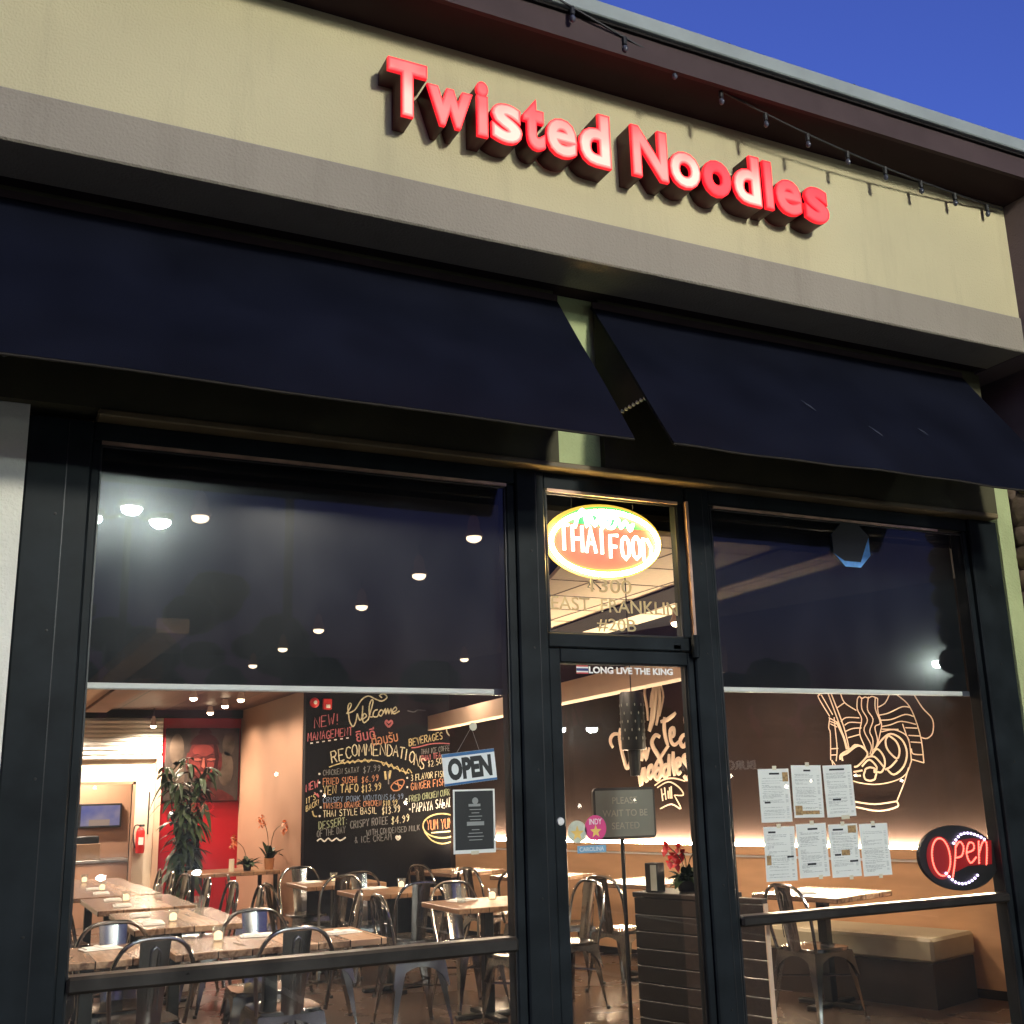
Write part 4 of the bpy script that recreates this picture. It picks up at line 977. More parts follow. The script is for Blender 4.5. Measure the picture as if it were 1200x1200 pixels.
# ================================================================== room surfaces
tag(MB().box(-3.2, 7.6, .0, 11.6, -.06, 0).build('floor', M['floor']), kind='structure')
tag(MB().box(-3.2, 7.6, .2, 6.99, 2.99, 3.02).build('ceiling', M['ceiling']), kind='structure')
tag(MB().box(-3.1, 3.4, 7.0, 10.1, 2.64, 2.70).build('alcove_ceiling', M['alcoveceiling']), kind='structure')
tag(MB().box(-3.1, 3.4, 6.98, 7.0, 2.64, 2.99).build('alcove_header', M['ceiling']), kind='structure')
tag(MB().box(-3.1, 3.39, 9.98, 10.09, 2.54, 2.638).build('header_beam', M['blackmatte'], None), kind='structure')

# entry ceiling of acoustic tiles with a dark gap, seen through the transom
ec = empty('tile_ceiling', (0, 0, 2.9), 0, 'cream acoustic tile ceiling with dark grid lines above the entry door', 'ceiling')
MB().prism([(3.1, .2), (5.15, .2), (5.35, 4.0), (4.35, 4.0)], 'z', 0, .03).build('ceiling_tile', M['tile'], ec)
g = MB()
for i in range(4): g.box(3.3 + i * .565, 3.312 + i * .565, .2, min(4.0, .2 + (.2 + i * .565) * 3.0), -.004, -.0005)
g2 = MB()
for i in range(7): g2.box(3.19 + i * .184, 5.17 + i * .029, .45 + i * .56, .462 + i * .56, -.0045, -.001)
g.build('grid_bar', M['grid'], ec); g2.build('grid_bar', M['grid'], ec)
MB().prism([(4.40, .2), (4.78, .2), (5.02, 4.0), (4.70, 4.0)], 'z', -.02, -.006).build('dark_slot', M['blackmatte'], ec)

bm_ = MB(); bm_.prism([(4.22, .75), (4.36, .75), (4.96, 6.96), (4.81, 6.96)], 'z', 2.20, 2.36)
tag(bm_.build('hanging_beam', M['beam']), 'pale pinkish beam hanging over the tables by the chalkboard', 'beam')
tag(MB().box(.94, 1.12, 1.33, 6.97, 2.40, 2.485, bev=.004).build('hanging_beam', M['beam']), 'slim pale beam hanging over the long tables on the left', 'beam')
tag(MB().box(1.125, 1.34, 3.6, 6.97, 2.38, 2.52).build('hanging_beam', M['darkbeam']), 'brown beam running beside the slim pale beam', 'beam')

# back wall parts
rw = tag(MB().box(2.40, 3.40, 10.1, 10.2, 0, 2.64).build('red_wall', M['redwall']), 'glossy red wall at the back behind the painting', 'wall')
MB().box(2.40, 3.40, 10.085, 10.1, 1.44, 1.47).build('wall_moulding', M['redwall'], rw)
ww = MB()
ww.box(-3.1, 1.0, 10.1, 10.2, 0, 2.64); ww.box(1.0, 2.06, 10.1, 10.2, 1.72, 2.64); ww.box(2.06, 2.398, 10.1, 10.2, 0, 2.64)
wh = tag(ww.build('white_wall', M['whitewall']), 'bright cream wall at the back with an opening to the bar', 'wall')
op = MB(); op.box(.97, 1.0, 10.06, 10.2, 0, 1.75); op.box(2.06, 2.095, 10.06, 10.2, 0, 1.75); op.box(.97, 2.095, 10.06, 10.2, 1.7205, 1.755)
op.build('door_casing', M['tanwall'], wh)
MB().box(2.33, 2.398, 10.03, 10.0995, 0, 2.05).build('corner_trim', M['beam'], wh)
MB().box(2.315, 2.345, 10.02, 10.03, 1.88, 1.98).build('wood_plate', M['darkbeam'], wh)
MB().box(2.26, 2.275, 10.08, 10.0995, 1.1, 1.62).build('dark_slot', M['blackmatte'], wh)
tag(MB().box(.4, 3.0, 11.25, 11.3, 0, 2.3).build('bar_back_wall', M['tanwall']), 'tan wall behind the bar, seen through the opening', 'wall')
cp = MB()
for i in range(9):
    z = 2.045 + i * .056
    cp.tube([(.2, 10.06, z), (2.385, 10.06, z)], .027, 10)
cp.box(.2, 2.385, 10.068, 10.098, 2.02, 2.53)
tag(cp.build('corrugated_panel', M['white'], None, True), 'white corrugated metal panel glowing above the bar opening', 'wall panel')
tag(MB().box(3.40, 3.50, 7.105, 10.2, 0, 2.64).build('tan_wall', M['tanwall']), 'tan wall running back from the chalkboard to the red wall', 'wall')

# ------------------------------------------------------------------ chalkboard wall
cb = tag(MB().box(3.402, 5.3, 7.0, 7.1, 0, 3.24).build('chalkboard_wall', M['chalkboard']), 'black chalkboard wall covered in coloured menu lettering', 'chalkboard')
by = {}
def chalk(c): return by.setdefault(c, MB())
CY = 6.992
for t, a, b_, h_, c in CHALK_LINES:
    A = Vector((a[0], 0, a[1])); Bv = Vector((b_[0], 0, b_[1])); L = (Bv - A).length; X = (Bv - A).normalized(); Z = Vector((0, 0, 1))
    for pl_ in stroke_text(t, h_, L):
        chalk(c).tube([A + X * p[0] + Z * p[1] + Vector((0, CY, 0)) for p in pl_], .0040 if h_ < .07 else .0052, 4, flat=.35, nrm=(0, 1, 0))
for ch, x, z, ang in CHALK_ARC:
    ca, sa = math.cos(R(ang)), math.sin(R(ang))
    for pl_ in stroke_text(ch, .125, .060 * WID.get(ch, 1)):
        chalk('cream').tube([(x - .03 * WID.get(ch, 1) + p[0] * ca - p[1] * sa * .6, CY, z - .065 + p[0] * sa + p[1] * ca) for p in pl_], .0066, 4, flat=.35, nrm=(0, 1, 0))
for x, z in CHALK_DOTS: chalk('white').ball((x, CY, z), .012, 6, 4, (1, .3, 1))
for c, w, ps in CHALK_STROKES:
    chalk(c).tube([(p[0], CY - .001, p[1]) for p in smooth_path(ps, 3)], .0095 * w + .0025, 4, flat=.35, nrm=(0, 1, 0))
for c, mb in by.items(): mb.build('chalk_lettering', M['chalk_' + c], cb)
th1 = text_mesh('ยินดี', 1, .004, .004); set_text(th1, 'chalk_lettering', M['chalk_red'], cb, (3.98, CY, 2.075), (.985, 0, .17), (-.17, 0, .985), width=.22, height=.13)
th2 = text_mesh('ต้อนรับ', 1, .004, .004); set_text(th2, 'chalk_lettering', M['chalk_orange'], cb, (4.16, CY, 2.03), (.985, 0, .17), (-.17, 0, .985), width=.31, height=.13)

# ------------------------------------------------------------------ mural wall, set at a slant
F = Vector((5.11, 6.92, 0)); WD = Vector((.26627, -.96390, 0)); WN = Vector((-.96390, -.26627, 0)); UP = Vector((0, 0, 1))
WM = Matrix(((WD.x, WN.x, 0, F.x), (WD.y, WN.y, 0, F.y), (0, 0, 1, 0), (0, 0, 0, 1)))
def W(u, z, off=0.0): return F + WD * u + WN * off + UP * z
mw = tag(MB().box(-.25, 7.0, -.12, 0, 0, 3.24, mat=WM).build('mural_wall', M['muralblack']), 'black wall painted with a noodle bowl mural and script lettering', 'wall')
mural = {}
for nm, data in (('script_lettering', SCRIPT), ('brush_drawing', BRUSH), ('banner_drawing', BANNER), ('bowl_drawing', BOWL)):
    mb = MB()
    for i, (w, ps) in enumerate(data):
        k = .0125 if nm in ('script_lettering', 'brush_drawing') else .0120
        pts = smooth_path(ps, 4); n = len(pts)
        rr = [w * k * (1.0 if nm == 'bowl_drawing' else (.55 + .55 * math.sin(math.pi * min(1, .12 + .8 * j / max(1, n - 1))))) for j in range(n)]
        mb.tube([W(p[0], p[1], .004 + .0003 * (i % 7)) for p in pts], rr, 6, flat=.25, nrm=WN)
    mb.build(nm, M['mural'], mw)
wc = tag(MB().box(.05, 6.95, .001, .035, .06, .925, mat=WM).build('wainscot', M['wainscot']), 'tan wainscot panel along the mural wall below the light strip', 'wall panel')
MB().box(.05, 6.95, .001, .05, .0, .06, mat=WM).build('skirting', M['blackmatte'], wc)
MB().box(.05, 6.95, .037, .045, .905, .93, mat=WM).build('cap_moulding', M['white'], wc)
MB().box(.05, 6.95, .050, .058, .926, 1.000, mat=WM).build('cove_lip', M['wainscot'], wc)
MB().box(.05, 6.95, .002, .049, .926, .940, mat=WM).build('cove_shelf', M['white'], wc)
ls = tag(MB().box(.06, 6.94, .020, .046, .965, 1.022, bev=.006, mat=WM).build('light_strip', M['led']), 'glowing warm light strip in the cove on top of the tan wainscot', 'light strip')

# bench under the mural
bn = empty('bench', W(5.85, 0, .35), math.atan2(WD.y, WD.x), 'low bench with a pale cushion along the mural wall, behind the right window', 'bench')
MB().box(-1.5, .12, -.30, .27, .0, .29).build('base', M['benchbase'], bn)
MB().box(-1.5, .13, -.30, .30, .292, .45, bev=.02).build('cushion', M['bench'], bn)

# ================================================================== tables
def make_table(w, d, top, label, group, base='pedestal', th=.035):
    t = empty('table', (0, 0, 0), 0, label, 'table', group)
    MB().box(-w / 2, w / 2, -d / 2, d / 2, .75 - th, .75, bev=.004).build('tabletop', top, t)
    if base == 'pedestal':
        MB().box(-.035, .035, -.035, .035, .03, .75 - th - .008, bev=.004).build('column', M['iron'], t)
        c = MB().box(-.035, .035, -d * .36, d * .36, .0, .03, bev=.006); c.box(-d * .36, d * .36, -.035, .035, .002, .028, bev=.006)
        c.build('base', M['iron'], t)
        MB().box(-.2, .2, -.03, .03, .75 - th - .012, .75 - th - .001).build('bracket', M['iron'], t)
    return t
def put(o, x, y, rz=0, label=None, cat=None):
    o.location = (x, y, 0); o.rotation_euler = (0, 0, rz)
    if label: o['label'] = label
    return o
NT = 'tables beside the left window'; LT = 'long row of oak tables running back'; MT = 'tables in the middle of the room'; WT = 'tables along the mural wall'
put(make_table(.70, .64, M['tabletop'], '', NT), .70, 1.42, 0, 'pale oak table right behind the left window, at its left end')
put(make_table(1.12, .62, M['tabletop'], '', NT), 1.64, 1.40, 0, 'wider pale oak table behind the left window, right of the end one')
la = put(make_table(.70, 1.22, M['tabletop'], '', LT), 1.41, 2.98, 0, 'nearest oak table of the long row, behind the window tables')
for y, lab in ((4.42, 'second oak table of the long row'), (5.75, 'third oak table of the long row'), (6.95, 'farthest oak table of the long row, in front of the bar opening')):
    c = copy_tree(la); put(c, 1.36 - (y - 4.4) * .03, y, 0, lab)
ta = put(make_table(.72, .68, M['tabletop2'], '', MT), 3.46, 2.52, 0, 'square brown table right behind the hours poster')
tb = copy_tree(ta); put(tb, 3.28, 3.95, 0, 'square brown table in the middle, with a chair turned towards it in front')
tc_ = copy_tree(ta); put(tc_, 3.18, 5.15, 0, 'square brown table in the middle row, farthest back by the chalkboard')
wa = math.atan2(WD.y, WD.x) + math.pi / 2
w1 = put(make_table(.70, .70, M['tabletop'], '', WT), 5.62, 1.52, wa, 'oak table on one black pedestal behind the right window')
for (x, y, lab) in ((5.28, 3.25, 'oak table by the lit wainscot, seen through the door'), (4.97, 4.55, 'oak table by the lit wainscot, under the hours poster'), (4.62, 5.75, 'oak table by the lit wainscot, deepest in the corner')):
    c = copy_tree(w1); put(c, x, y, wa, lab)
ct = empty('side_table', (3.0, 7.9, 0), 0, 'low reddish table with orchids by the tan wall', 'table')
MB().box(-.55, .3, -.4, .4, .70, .74, bev=.004).build('tabletop', M['tabletop2'], ct)
for sx in (-.5, .25):
    for sy in (-.35, .35): MB().box(sx - .02, sx + .02, sy - .02, sy + .02, 0, .70).build('leg', M['iron'], ct)

# ================================================================== steel cafe chairs
def make_chair():
    c = empty('cafe_chair', (0, 0, 0), 0, 'steel cafe chair', 'chair')
    s = MB()
    # pressed seat: rounded square, dished, with a rolled edge (front is +Y)
    n = 24; rings = [(.0, .440), (.5, .441), (.86, .447), (.97, .450), (1.0, .446), (1.0, .428), (.96, .424)]
    vs = []; fs = []
    def sq(a):
        ca, sa = math.cos(a), math.sin(a); p = 5.0
        r = (abs(ca) ** p + abs(sa) ** p) ** (-1 / p)
        return .178 * r * ca, .178 * r * sa
    for k, (rr, z) in enumerate(rings):
        for i in range(n):
            x, y = sq(2 * math.pi * i / n); vs.append((x * rr, y * rr, z))
    for k in range(len(rings) - 1):
        for i in range(n):
            j = (i + 1) % n; fs.append((k * n + i, k * n + j, (k + 1) * n + j, (k + 1) * n + i))
    s.add(vs, fs); s.build('seat', M['chair'], c, True)
    ap = MB()
    for (ax, ay, bx, by_) in ((-1, 1, 1, 1), (1, 1, 1, -1), (1, -1, -1, -1), (-1, -1, -1, 1)):
        m = 10; top = []; bot = []
        for i in range(m + 1):
            t = i / m; x = (ax + (bx - ax) * t) * .172; y = (ay + (by_ - ay) * t) * .172
            arch = math.sin(math.pi * t) ** .5
            drop = .16 - .135 * arch; f = 1 + .14 * drop / .16
            top.append((x, y, .428)); bot.append((x * f, y * f, .425 - drop))
        o = len(top)
        ap.add(top + bot, [(i, i + 1, o + i + 1, o + i) for i in range(m)])
    ap.build('apron', M['chair'], c, True)
    for sx in (-1, 1):
        for sy in (-1, 1):
            lg = MB(); k = 6; vs = []; fs = []
            for i in range(k + 1):
                t = i / k; z = .427 - .427 * t; spl = .168 + .048 * t ** 1.1; w = .062 * (1 - t) ** 1.2 + .016
                px, py = sx * spl, sy * spl
                vs += [(px - sx * w, py, z), (px - sx * .004, py - sy * .004, z), (px, py - sy * w, z), (px - sx * w * .9, py - sy * .008, z), (px - sx * .014, py - sy * .014, z), (px - sx * .008, py - sy * w * .9, z)]
            for i in range(k):
                q = i * 6
                for a_, b2 in ((0, 1), (1, 2), (2, 5), (5, 4), (4, 3), (3, 0)):
                    fs.append((q + a_, q + b2, q + 6 + b2, q + 6 + a_))
            lg.add(vs, fs); leg = lg.build('leg', M['chair'], c, True)
            MB().lathe([(.014, 0), (.016, .012), (.012, .02)], (sx * .212, sy * .212, 0), 8).build('foot_cap', M['black'], leg)
    br = MB(); br.tube([(-.185, -.185, .26), (.185, .185, .27)], .007, 6); br.tube([(-.185, .185, .27), (.185, -.185, .26)], .007, 6)
    br.build('cross_brace', M['chair'], c, True)
    # bowed back tube and centre splat at -Y, leaning back
    pts = []
    for i in range(21):
        t = i / 20; a = math.pi * (1 - t); x = .218 * math.copysign(abs(math.cos(a)) ** .62, math.cos(a)); hz = math.sin(a) ** .62
        pts.append((x * (.82 + .18 * min(1, hz * 1.4)), -.165 - .085 * hz, .435 + .415 * hz))
    MB().tube(pts, .0115, 8).build('back_frame', M['chair'], c, True)
    sp = MB(); vs = []; fs = []
    for i in range(9):
        t = i / 8; z = .43 + .408 * t; y = -.172 - .078 * t; w = .058 + .018 * t
        for j in range(5):
            s2 = j / 4 - .5; vs.append((2 * w * s2, y - .012 * (1 - (2 * s2) ** 2), z))
    for i in range(8):
        for j in range(4): q = i * 5 + j; fs.append((q, q + 1, q + 6, q + 5))
    sp.add(vs, fs); spl_ = sp.build('splat', M['chair'], c, True)
    em_ = MB(); em_.tube([(-.022, -.262, .70), (-.022, -.266, .79), (0, -.268, .812), (.022, -.266, .79), (.022, -.262, .70)], .004, 5)
    em_.tube([(-.022, -.240, .52), (-.022, -.260, .685), (.022, -.260, .685), (.022, -.240, .52)], .0035, 5)
    em_.build('pressed_slot', M['chair'], spl_, True)
    return c
chair0 = make_chair(); first_chair = [True]
def chair(x, y, rz, label, group):
    o = chair0 if first_chair[0] else copy_tree(chair0); first_chair[0] = False
    jr = random.Random(label); o.location = (x + jr.uniform(-.03, .03), y + jr.uniform(-.03, .03), 0); o.rotation_euler = (0, 0, R(rz + jr.uniform(-7, 7))); o['label'] = label; o['group'] = group
    return o
GC = 'steel cafe chairs at the tables'
# back of the chair stands 0.25 behind its centre; rz 0 faces +Y
chair(.95, 1.19, 2, 'dark steel chair with its back to the glass, at the end window table', GC)
chair(1.68, 1.18, -3, 'dark steel chair with its back to the glass, at the wider window table', GC)
chair(.87, 1.66, 180, 'steel chair facing the glass, its pale lit back above the end window table', GC)
chair(1.72, 1.80, 180, 'steel chair facing the glass, its pale lit back above the wider window table', GC)
lrow = ['nearest', 'second', 'third', 'fourth', 'fifth', 'sixth']
for i, (x, y) in enumerate(((1.70, 3.62), (1.68, 4.34), (1.62, 5.0), (1.55, 5.55), (1.50, 6.1), (1.46, 6.6))):
    chair(x + .20, y - .25 + .45, 90 + (i * 7 % 11) - 5, '%s chair from the window on the right side of the long table row' % lrow[i], GC)
for i, (x, y) in enumerate(((1.0, 2.65), (.97, 3.25), (.96, 3.9), (.9, 4.7))):
    chair(x - .02, y, -90 + (i * 5 % 9) - 4, '%s chair from the window on the left side of the long table row' % lrow[i], GC)
chair(3.26, 3.52, 4, 'chair in front of the middle brown table, its dark back to the window', GC)
chair(3.30, 4.55, 178, 'chair behind the middle brown table, facing the window', GC)
chair(3.50, 2.96, 182, 'chair behind the brown table by the hours poster, facing the window', GC)
chair(3.52, 2.06, 6, 'chair in front of the brown table by the hours poster, cut by the mullion', GC)
chair(2.98, 4.78, 8, 'chair in front of the farthest brown table', GC)
chair(3.05, 5.75, 176, 'chair behind the farthest brown table, against the chalkboard', GC)
chair(2.55, 4.05, -80, 'chair left of the middle brown table, beside the aisle', GC)
chair(2.50, 5.3, -95, 'chair left of the farthest brown table, beside the aisle', GC)
chair(4.30, 5.36, -75, 'chair with a slanting dark back at the deepest wall table', GC)
chair(4.44, 4.55, -78, 'chair with a slanting dark back at the wall table under the poster', GC)
chair(4.52, 3.85, -68, 'chair with a slanting dark back between the two wall tables', GC)
chair(4.76, 2.84, -70, 'chair seen through the door, its dark back by the wainscot', GC)
chair(2.86, 2.50, -88, 'chair left of the brown table by the hours poster, facing it', GC)
chair(4.05, 2.52, 94, 'chair right of the brown table by the hours poster, facing it', GC)
chair(2.40, 2.95, 80, 'chair standing alone in the aisle right of the nearest long-row table', GC)
chair(4.62, 3.45, -105, 'chair half hidden behind the one seen through the door', GC)
chair(5.27, 1.24, -82, 'chair in the right window, drawn up to the pedestal table', GC)

# ================================================================== things on the tables
def candle(x, y, label, z=.75):
    c = empty('candle_holder', (x, y, z + .001), 0, label, 'candle', 'glowing candle tumblers on the tables')
    MB().lathe([(.028, 0), (.036, .075), (.033, .075), (.026, .006), (.0, .006)], (0, 0, 0), 14).build('tumbler', M['candleglass'], c, True)
    MB().lathe([(.0, .008), (.022, .008), (.024, .04), (.012, .052), (.0, .055)], (0, 0, 0), 10).build('candle', M['flame'], c, True)
for x, y, lab in ((1.35, 2.75, 'on the nearest oak table of the long row'), (1.30, 4.55, 'on the second oak table of the long row'), (1.27, 5.85, 'on the third oak table of the long row'), (1.24, 7.05, 'on the farthest oak table of the long row'),
                  (1.38, 1.52, 'on the wider window table'), (3.20, 5.28, 'on the farthest brown table'), (3.42, 4.12, 'on the middle brown table'), (3.57, 2.66, 'on the brown table by the poster')):
    candle(x, y, 'small glowing candle tumbler ' + lab)
def napkin(x, y, rz, label, s=1.0):
    n = MB().box(-.10 * s, .10 * s, -.06 * s, .06 * s, 0, .006, bev=.002); n.box(-.085 * s, .08 * s, -.05 * s, .045 * s, .0062, .013, bev=.002); n.box(-.02, .0, -.05 * s, .06 * s, .0132, .017, bev=.001)
    o = n.build('napkin', M['paper']); o.location = (x, y, .7512); o.rotation_euler = (0, 0, R(rz))
    tag(o, label, 'napkin', 'folded white napkins on the tables')
napkin(.78, 1.58, 10, 'folded white napkin on the end window table'); napkin(1.62, 1.6, -8, 'folded white napkin on the wider window table, left of its right end'); napkin(2.05, 1.42, 12, 'folded white napkin at the right end of the wider window table')
k = 0
for ty, nm in ((2.98, 'nearest'), (4.42, 'second'), (5.75, 'third')):
    for dy, w in ((-.28, 'near'), (.28, 'far')):
        napkin(1.22, ty + dy, 85, 'folded white napkin at the %s left seat of the %s long-row table' % (w, nm), 1.1)
napkin(3.22, 4.2, 20, 'folded white napkin on the middle brown table'); napkin(3.36, 2.72, 14, 'folded white napkin on the brown table by the poster'); napkin(2.98, 5.28, 14, 'folded white napkin on the farthest brown table'); napkin(5.5, 1.55, 60, 'folded white napkin on the pedestal table by the right window'); napkin(5.1, 4.5, 70, 'folded white napkin on the wall table under the poster')

# ================================================================== pendants and spots
PCOL = (1.0, .775, .585)
def pendant(x, y, z, ceil, label, power, s=1.0):
    p = empty('pendant_lamp', (x, y, z), 0, label, 'lamp', 'small bell lamps hanging from the dark ceiling')
    MB().tube([(0, 0, .12 * s), (0, 0, ceil - z)], .006, 6).build('stem', M['wire'], p)
    MB().lathe([(.05 * s, .0), (.055 * s, .012), (.042 * s, .03), (.034 * s, .055), (.032 * s, .09), (.018 * s, .12), (.0, .125)], (0, 0, 0), 16).build('lamp_shade', M['shell'], p, True)
    MB().ball((0, 0, -.006), 1, 12, 8, (.043 * s, .043 * s, .026 * s)).build('bulb', M['bulb'], p, True)
    point('lamp', (0, 0, -.05), power * 1.65, PCOL, .05, p, spot=165, blend=.45)
for i, (x, y) in enumerate(((2.46, .42), (2.46, 1.24), (2.50, 2.45), (2.54, 3.64), (2.57, 4.86), (2.62, 6.2))):
    pendant(x, y, 2.80 if i else 2.86, 2.99, ['nearest', 'second', 'third', 'fourth', 'fifth', 'sixth'][i] + ' small bell lamp in the row seen through the left shade', 60)
pendant(.98, .38, 2.84, 2.99, 'lone bell lamp near the left end of the left window', 45)
pendant(2.25, 7.3, 2.56, 2.64, 'bell lamp just above the shade bar under the alcove ceiling', 26, .9)
for x, y, lab in ((2.78, 7.4, 'spot lamp under the alcove ceiling by the tan wall'), (2.8, 8.3, 'spot lamp under the alcove ceiling, middle one before the painting'), (2.84, 9.35, 'spot lamp under the alcove ceiling right before the painting')):
    pendant(x, y, 2.56, 2.64, lab, 46, .9)
pendant(.95, 9.75, 2.42, 2.64, 'bell lamp washing the left of the corrugated panel', 170, .8)
pendant(2.22, 9.75, 2.42, 2.64, 'bell lamp washing the right of the corrugated panel', 170, .8)
pendant(5.0, 2.2, 2.75, 2.99, 'bell lamp over the tables by the mural wall', 110)
pendant(4.5, 5.2, 2.8, 2.99, 'bell lamp over the tables by the chalkboard corner', 45)

for y, lab in ((2.0, 'nearest'), (4.0, 'middle'), (6.0, 'farthest')):  # unseen lamps added to light the beam and the left tables
    pendant(-.55, y, 2.80, 2.99, lab + ' of three added bell lamps left of the slim pale beam, unseen beyond the window frame', 40)

def cutlery(x, y, rz, label):
    c = MB().box(-.09, .05, -.004, .004, 0, .003); c.prism([(.05, -.010), (.09, -.010), (.09, .010), (.05, .010)], 'z', 0, .003)
    o = c.build('fork', M['chair']); o.location = (x, y, .7515); o.rotation_euler = (0, 0, R(rz)); tag(o, label, 'fork', 'forks laid on the window tables')
cutlery(.60, 1.28, 80, 'small steel fork on the end window table'); cutlery(1.45, 1.30, 96, 'small steel fork at the left of the wider window table'); cutlery(1.98, 1.26, 84, 'small steel fork at the right of the wider window table')
def glass_cup(x, y, label):
    g_ = MB().lathe([(.0, 0), (.030, 0), (.036, .11), (.034, .11), (.028, .006), (.0, .006)], (0, 0, 0), 14).build('tumbler', M['candleglass'], None, True)
    g_.location = (x, y, .751); tag(g_, label, 'glass', 'water glasses on the tables', 'thing')
glass_cup(1.60, 3.2, 'clear water glass on the nearest long-row table'); glass_cup(1.55, 4.6, 'clear water glass on the second long-row table'); glass_cup(.52, 1.55, 'clear water glass on the end window table'); glass_cup(3.3, 2.6, 'clear water glass on the brown table by the poster')
pendant(1.5, 10.75, 2.3, 3.24, 'added bell lamp that lights the bar opening', 160, .9)  # fixture added to carry a fill light for the bar

# ================================================================== neon oval in the transom
ne = empty('neon_sign', (3.065, .045, 2.805), 0, 'overexposed oval neon sign reading Thai Food in the transom window', 'neon sign')
def ell(rx, rz, n=48, cx=0, cz=0, tilt=0):
    c, s = math.cos(R(tilt)), math.sin(R(tilt))
    return [(cx + rx * math.cos(2 * math.pi * i / n) * c - rz * math.sin(2 * math.pi * i / n) * s, cz + rx * math.cos(2 * math.pi * i / n) * s + rz * math.sin(2 * math.pi * i / n) * c) for i in range(n)]
T_ = 4
MB().prism(ell(.385, .215, tilt=T_), 'y', .022, .030).build('backing_plate', M['neonrim'], ne)  # the ring's outer glow is put into this plate as amber emission
MB().prism(ell(.322, .150, cz=-.012, tilt=T_), 'y', .012, .0215).build('red_panel', M['neonback'], ne)
gp = [p for p in ell(.352, .198, 64, tilt=T_) if p[1] > .075]
gp.sort(key=lambda p: p[0])
MB().prism(gp, 'y', .008, .0115).build('green_panel', M['neongreenback'], ne)
MB().tube([(p[0], 0, p[1]) for p in ell(.348, .180, cz=-.012, tilt=T_)], .0125, 8, closed=True).build('neon_ring', M['neonyellow'], ne)
nt_ = MB()
ne.scale = (.97, 1, .97); ne.location.x = 3.075
for pl_ in stroke_text('THAI', .145, .285, .05): nt_.tube([(-.30 + p[0], -.004, -.075 + p[1]) for p in pl_], .0105, 6)
for pl_ in stroke_text('FOOD', .130, .270, .05): nt_.tube([(.025 + p[0], -.004, -.095 + p[1]) for p in pl_], .0105, 6)
nt_.build('neon_lettering', M['neonpink'], ne)
ng = MB()
for ps in ([(-.20, .06), (-.17, .14), (-.14, .16), (-.12, .07), (-.10, .13), (-.07, .08), (-.04, .13), (-.02, .07), (.0, .13), (.03, .12), (.01, .08), (.05, .08), (.08, .13), (.10, .08), (.13, .12), (.16, .07), (.18, .11)], [(-.19, .12), (-.10, .15), (0, .135), (.08, .14)]):
    ng.tube([(p[0], -.006, p[1]) for p in smooth_path([(a, b) for a, b in ps], 4)], .0105, 6)
ng.build('neon_script', M['neongreen'], ne)
MB().tube([(-.10, .012, -.205), (-.12, .0, -.25), (-.09, -.0, -.28), (-.13, 0, -.27), (-.10, 0, -.235), (-.07, .01, -.25), (-.04, .01, -.275)], .004, 5).build('power_cable', M['wire'], ne)
for x in (-.2, .2): MB().tube([(x, .025, .15), (x, .02, .232)], .0015, 4).build('hanging_chain', M['wire'], ne)

# ================================================================== lettering on the door glass
ad = empty('address_lettering', (2.70, .026, 2.35), 0, 'gold address lettering reading East Franklin on the transom glass', 'lettering')
def flat_text(t, x, z, w, h, mat, parent, org, ext=.0008, off=0.0, y=0.0, xd=(1, 0, 0), zd=(0, 0, 1)):
    return set_text(text_mesh(t, 1, ext, off), 'lettering', mat, parent, (x - org[0], y, z - org[2]), xd, zd, w, h)
O = (2.70, .026, 2.35)
flat_text('1300', 2.955, 2.515, .255, .075, M['gold'], ad, O, off=.004)
flat_text('EAST  FRANKLIN', 2.715, 2.41, .785, .072, M['gold'], ad, O, off=.004)
flat_text('#20B', 2.985, 2.305, .24, .072, M['gold'], ad, O, off=.004)
O = (2.84, .0125, 2.08)
kl = empty('window_decal', O, 0, 'white LONG LIVE THE KING lettering with a striped flag at the top of the door', 'decal')
flat_text('LONG LIVE THE KING', 2.914, 2.083, .52, .036, M['whitevinyl'], kl, O, off=.035)
fl = MB(); fl.box(0, .07, -.0006, .0006, 0, .043); f0 = fl.build('flag', M['flagred'], kl)
MB().box(.0, .07, -.0012, -.0008, .0072, .0358).build('flag_stripe', M['whitevinyl'], f0)
MB().box(.0, .07, -.0018, -.0014, .0144, .0286).build('flag_stripe', M['flagblue'], f0)

def star(r1, r2, n=5, cx=0, cz=0): return [(cx + (r1 if i % 2 == 0 else r2) * math.sin(math.pi * i / n), cz + (r1 if i % 2 == 0 else r2) * math.cos(math.pi * i / n)) for i in range(2 * n)]
def disc(r, n=32): return [(r * math.cos(2 * math.pi * i / n), r * math.sin(2 * math.pi * i / n)) for i in range(n)]
O = (2.914, .0125, 1.312)
s2 = empty('round_sticker', O, 0, 'round pink door sticker reading INDY over a gold star', 'sticker')
MB().prism(disc(.062), 'y', -.0005, .0005).build('disc', M['pink'], s2)
MB().prism(star(.034, .014, cz=-.016), 'y', -.0012, -.0008).build('star', M['yellowstar'], s2)
set_text(text_mesh('INDY', 1, .0004, .006), 'lettering', M['whitevinyl'], s2, (-.036, -.001, .018), (1, 0, 0), (0, 0, 1), .072, .027)
s1 = empty('round_sticker', (2.808, .0125, 1.298), 0, 'round pale door sticker with a yellow star, left of the pink one', 'sticker')
MB().prism(disc(.054), 'y', -.0005, .0005).build('disc', M['palesticker'], s1)
MB().prism(star(.040, .016, cz=-.008), 'y', -.0012, -.0008).build('star', M['yellowstar'], s1)
s3 = empty('door_sticker', (2.805, .0125, 1.195), 0, 'small light blue door sticker reading CAROLINA', 'sticker')
MB().box(0, .165, -.0005, .0005, 0, .036).build('label_strip', M['bluesticker'], s3)
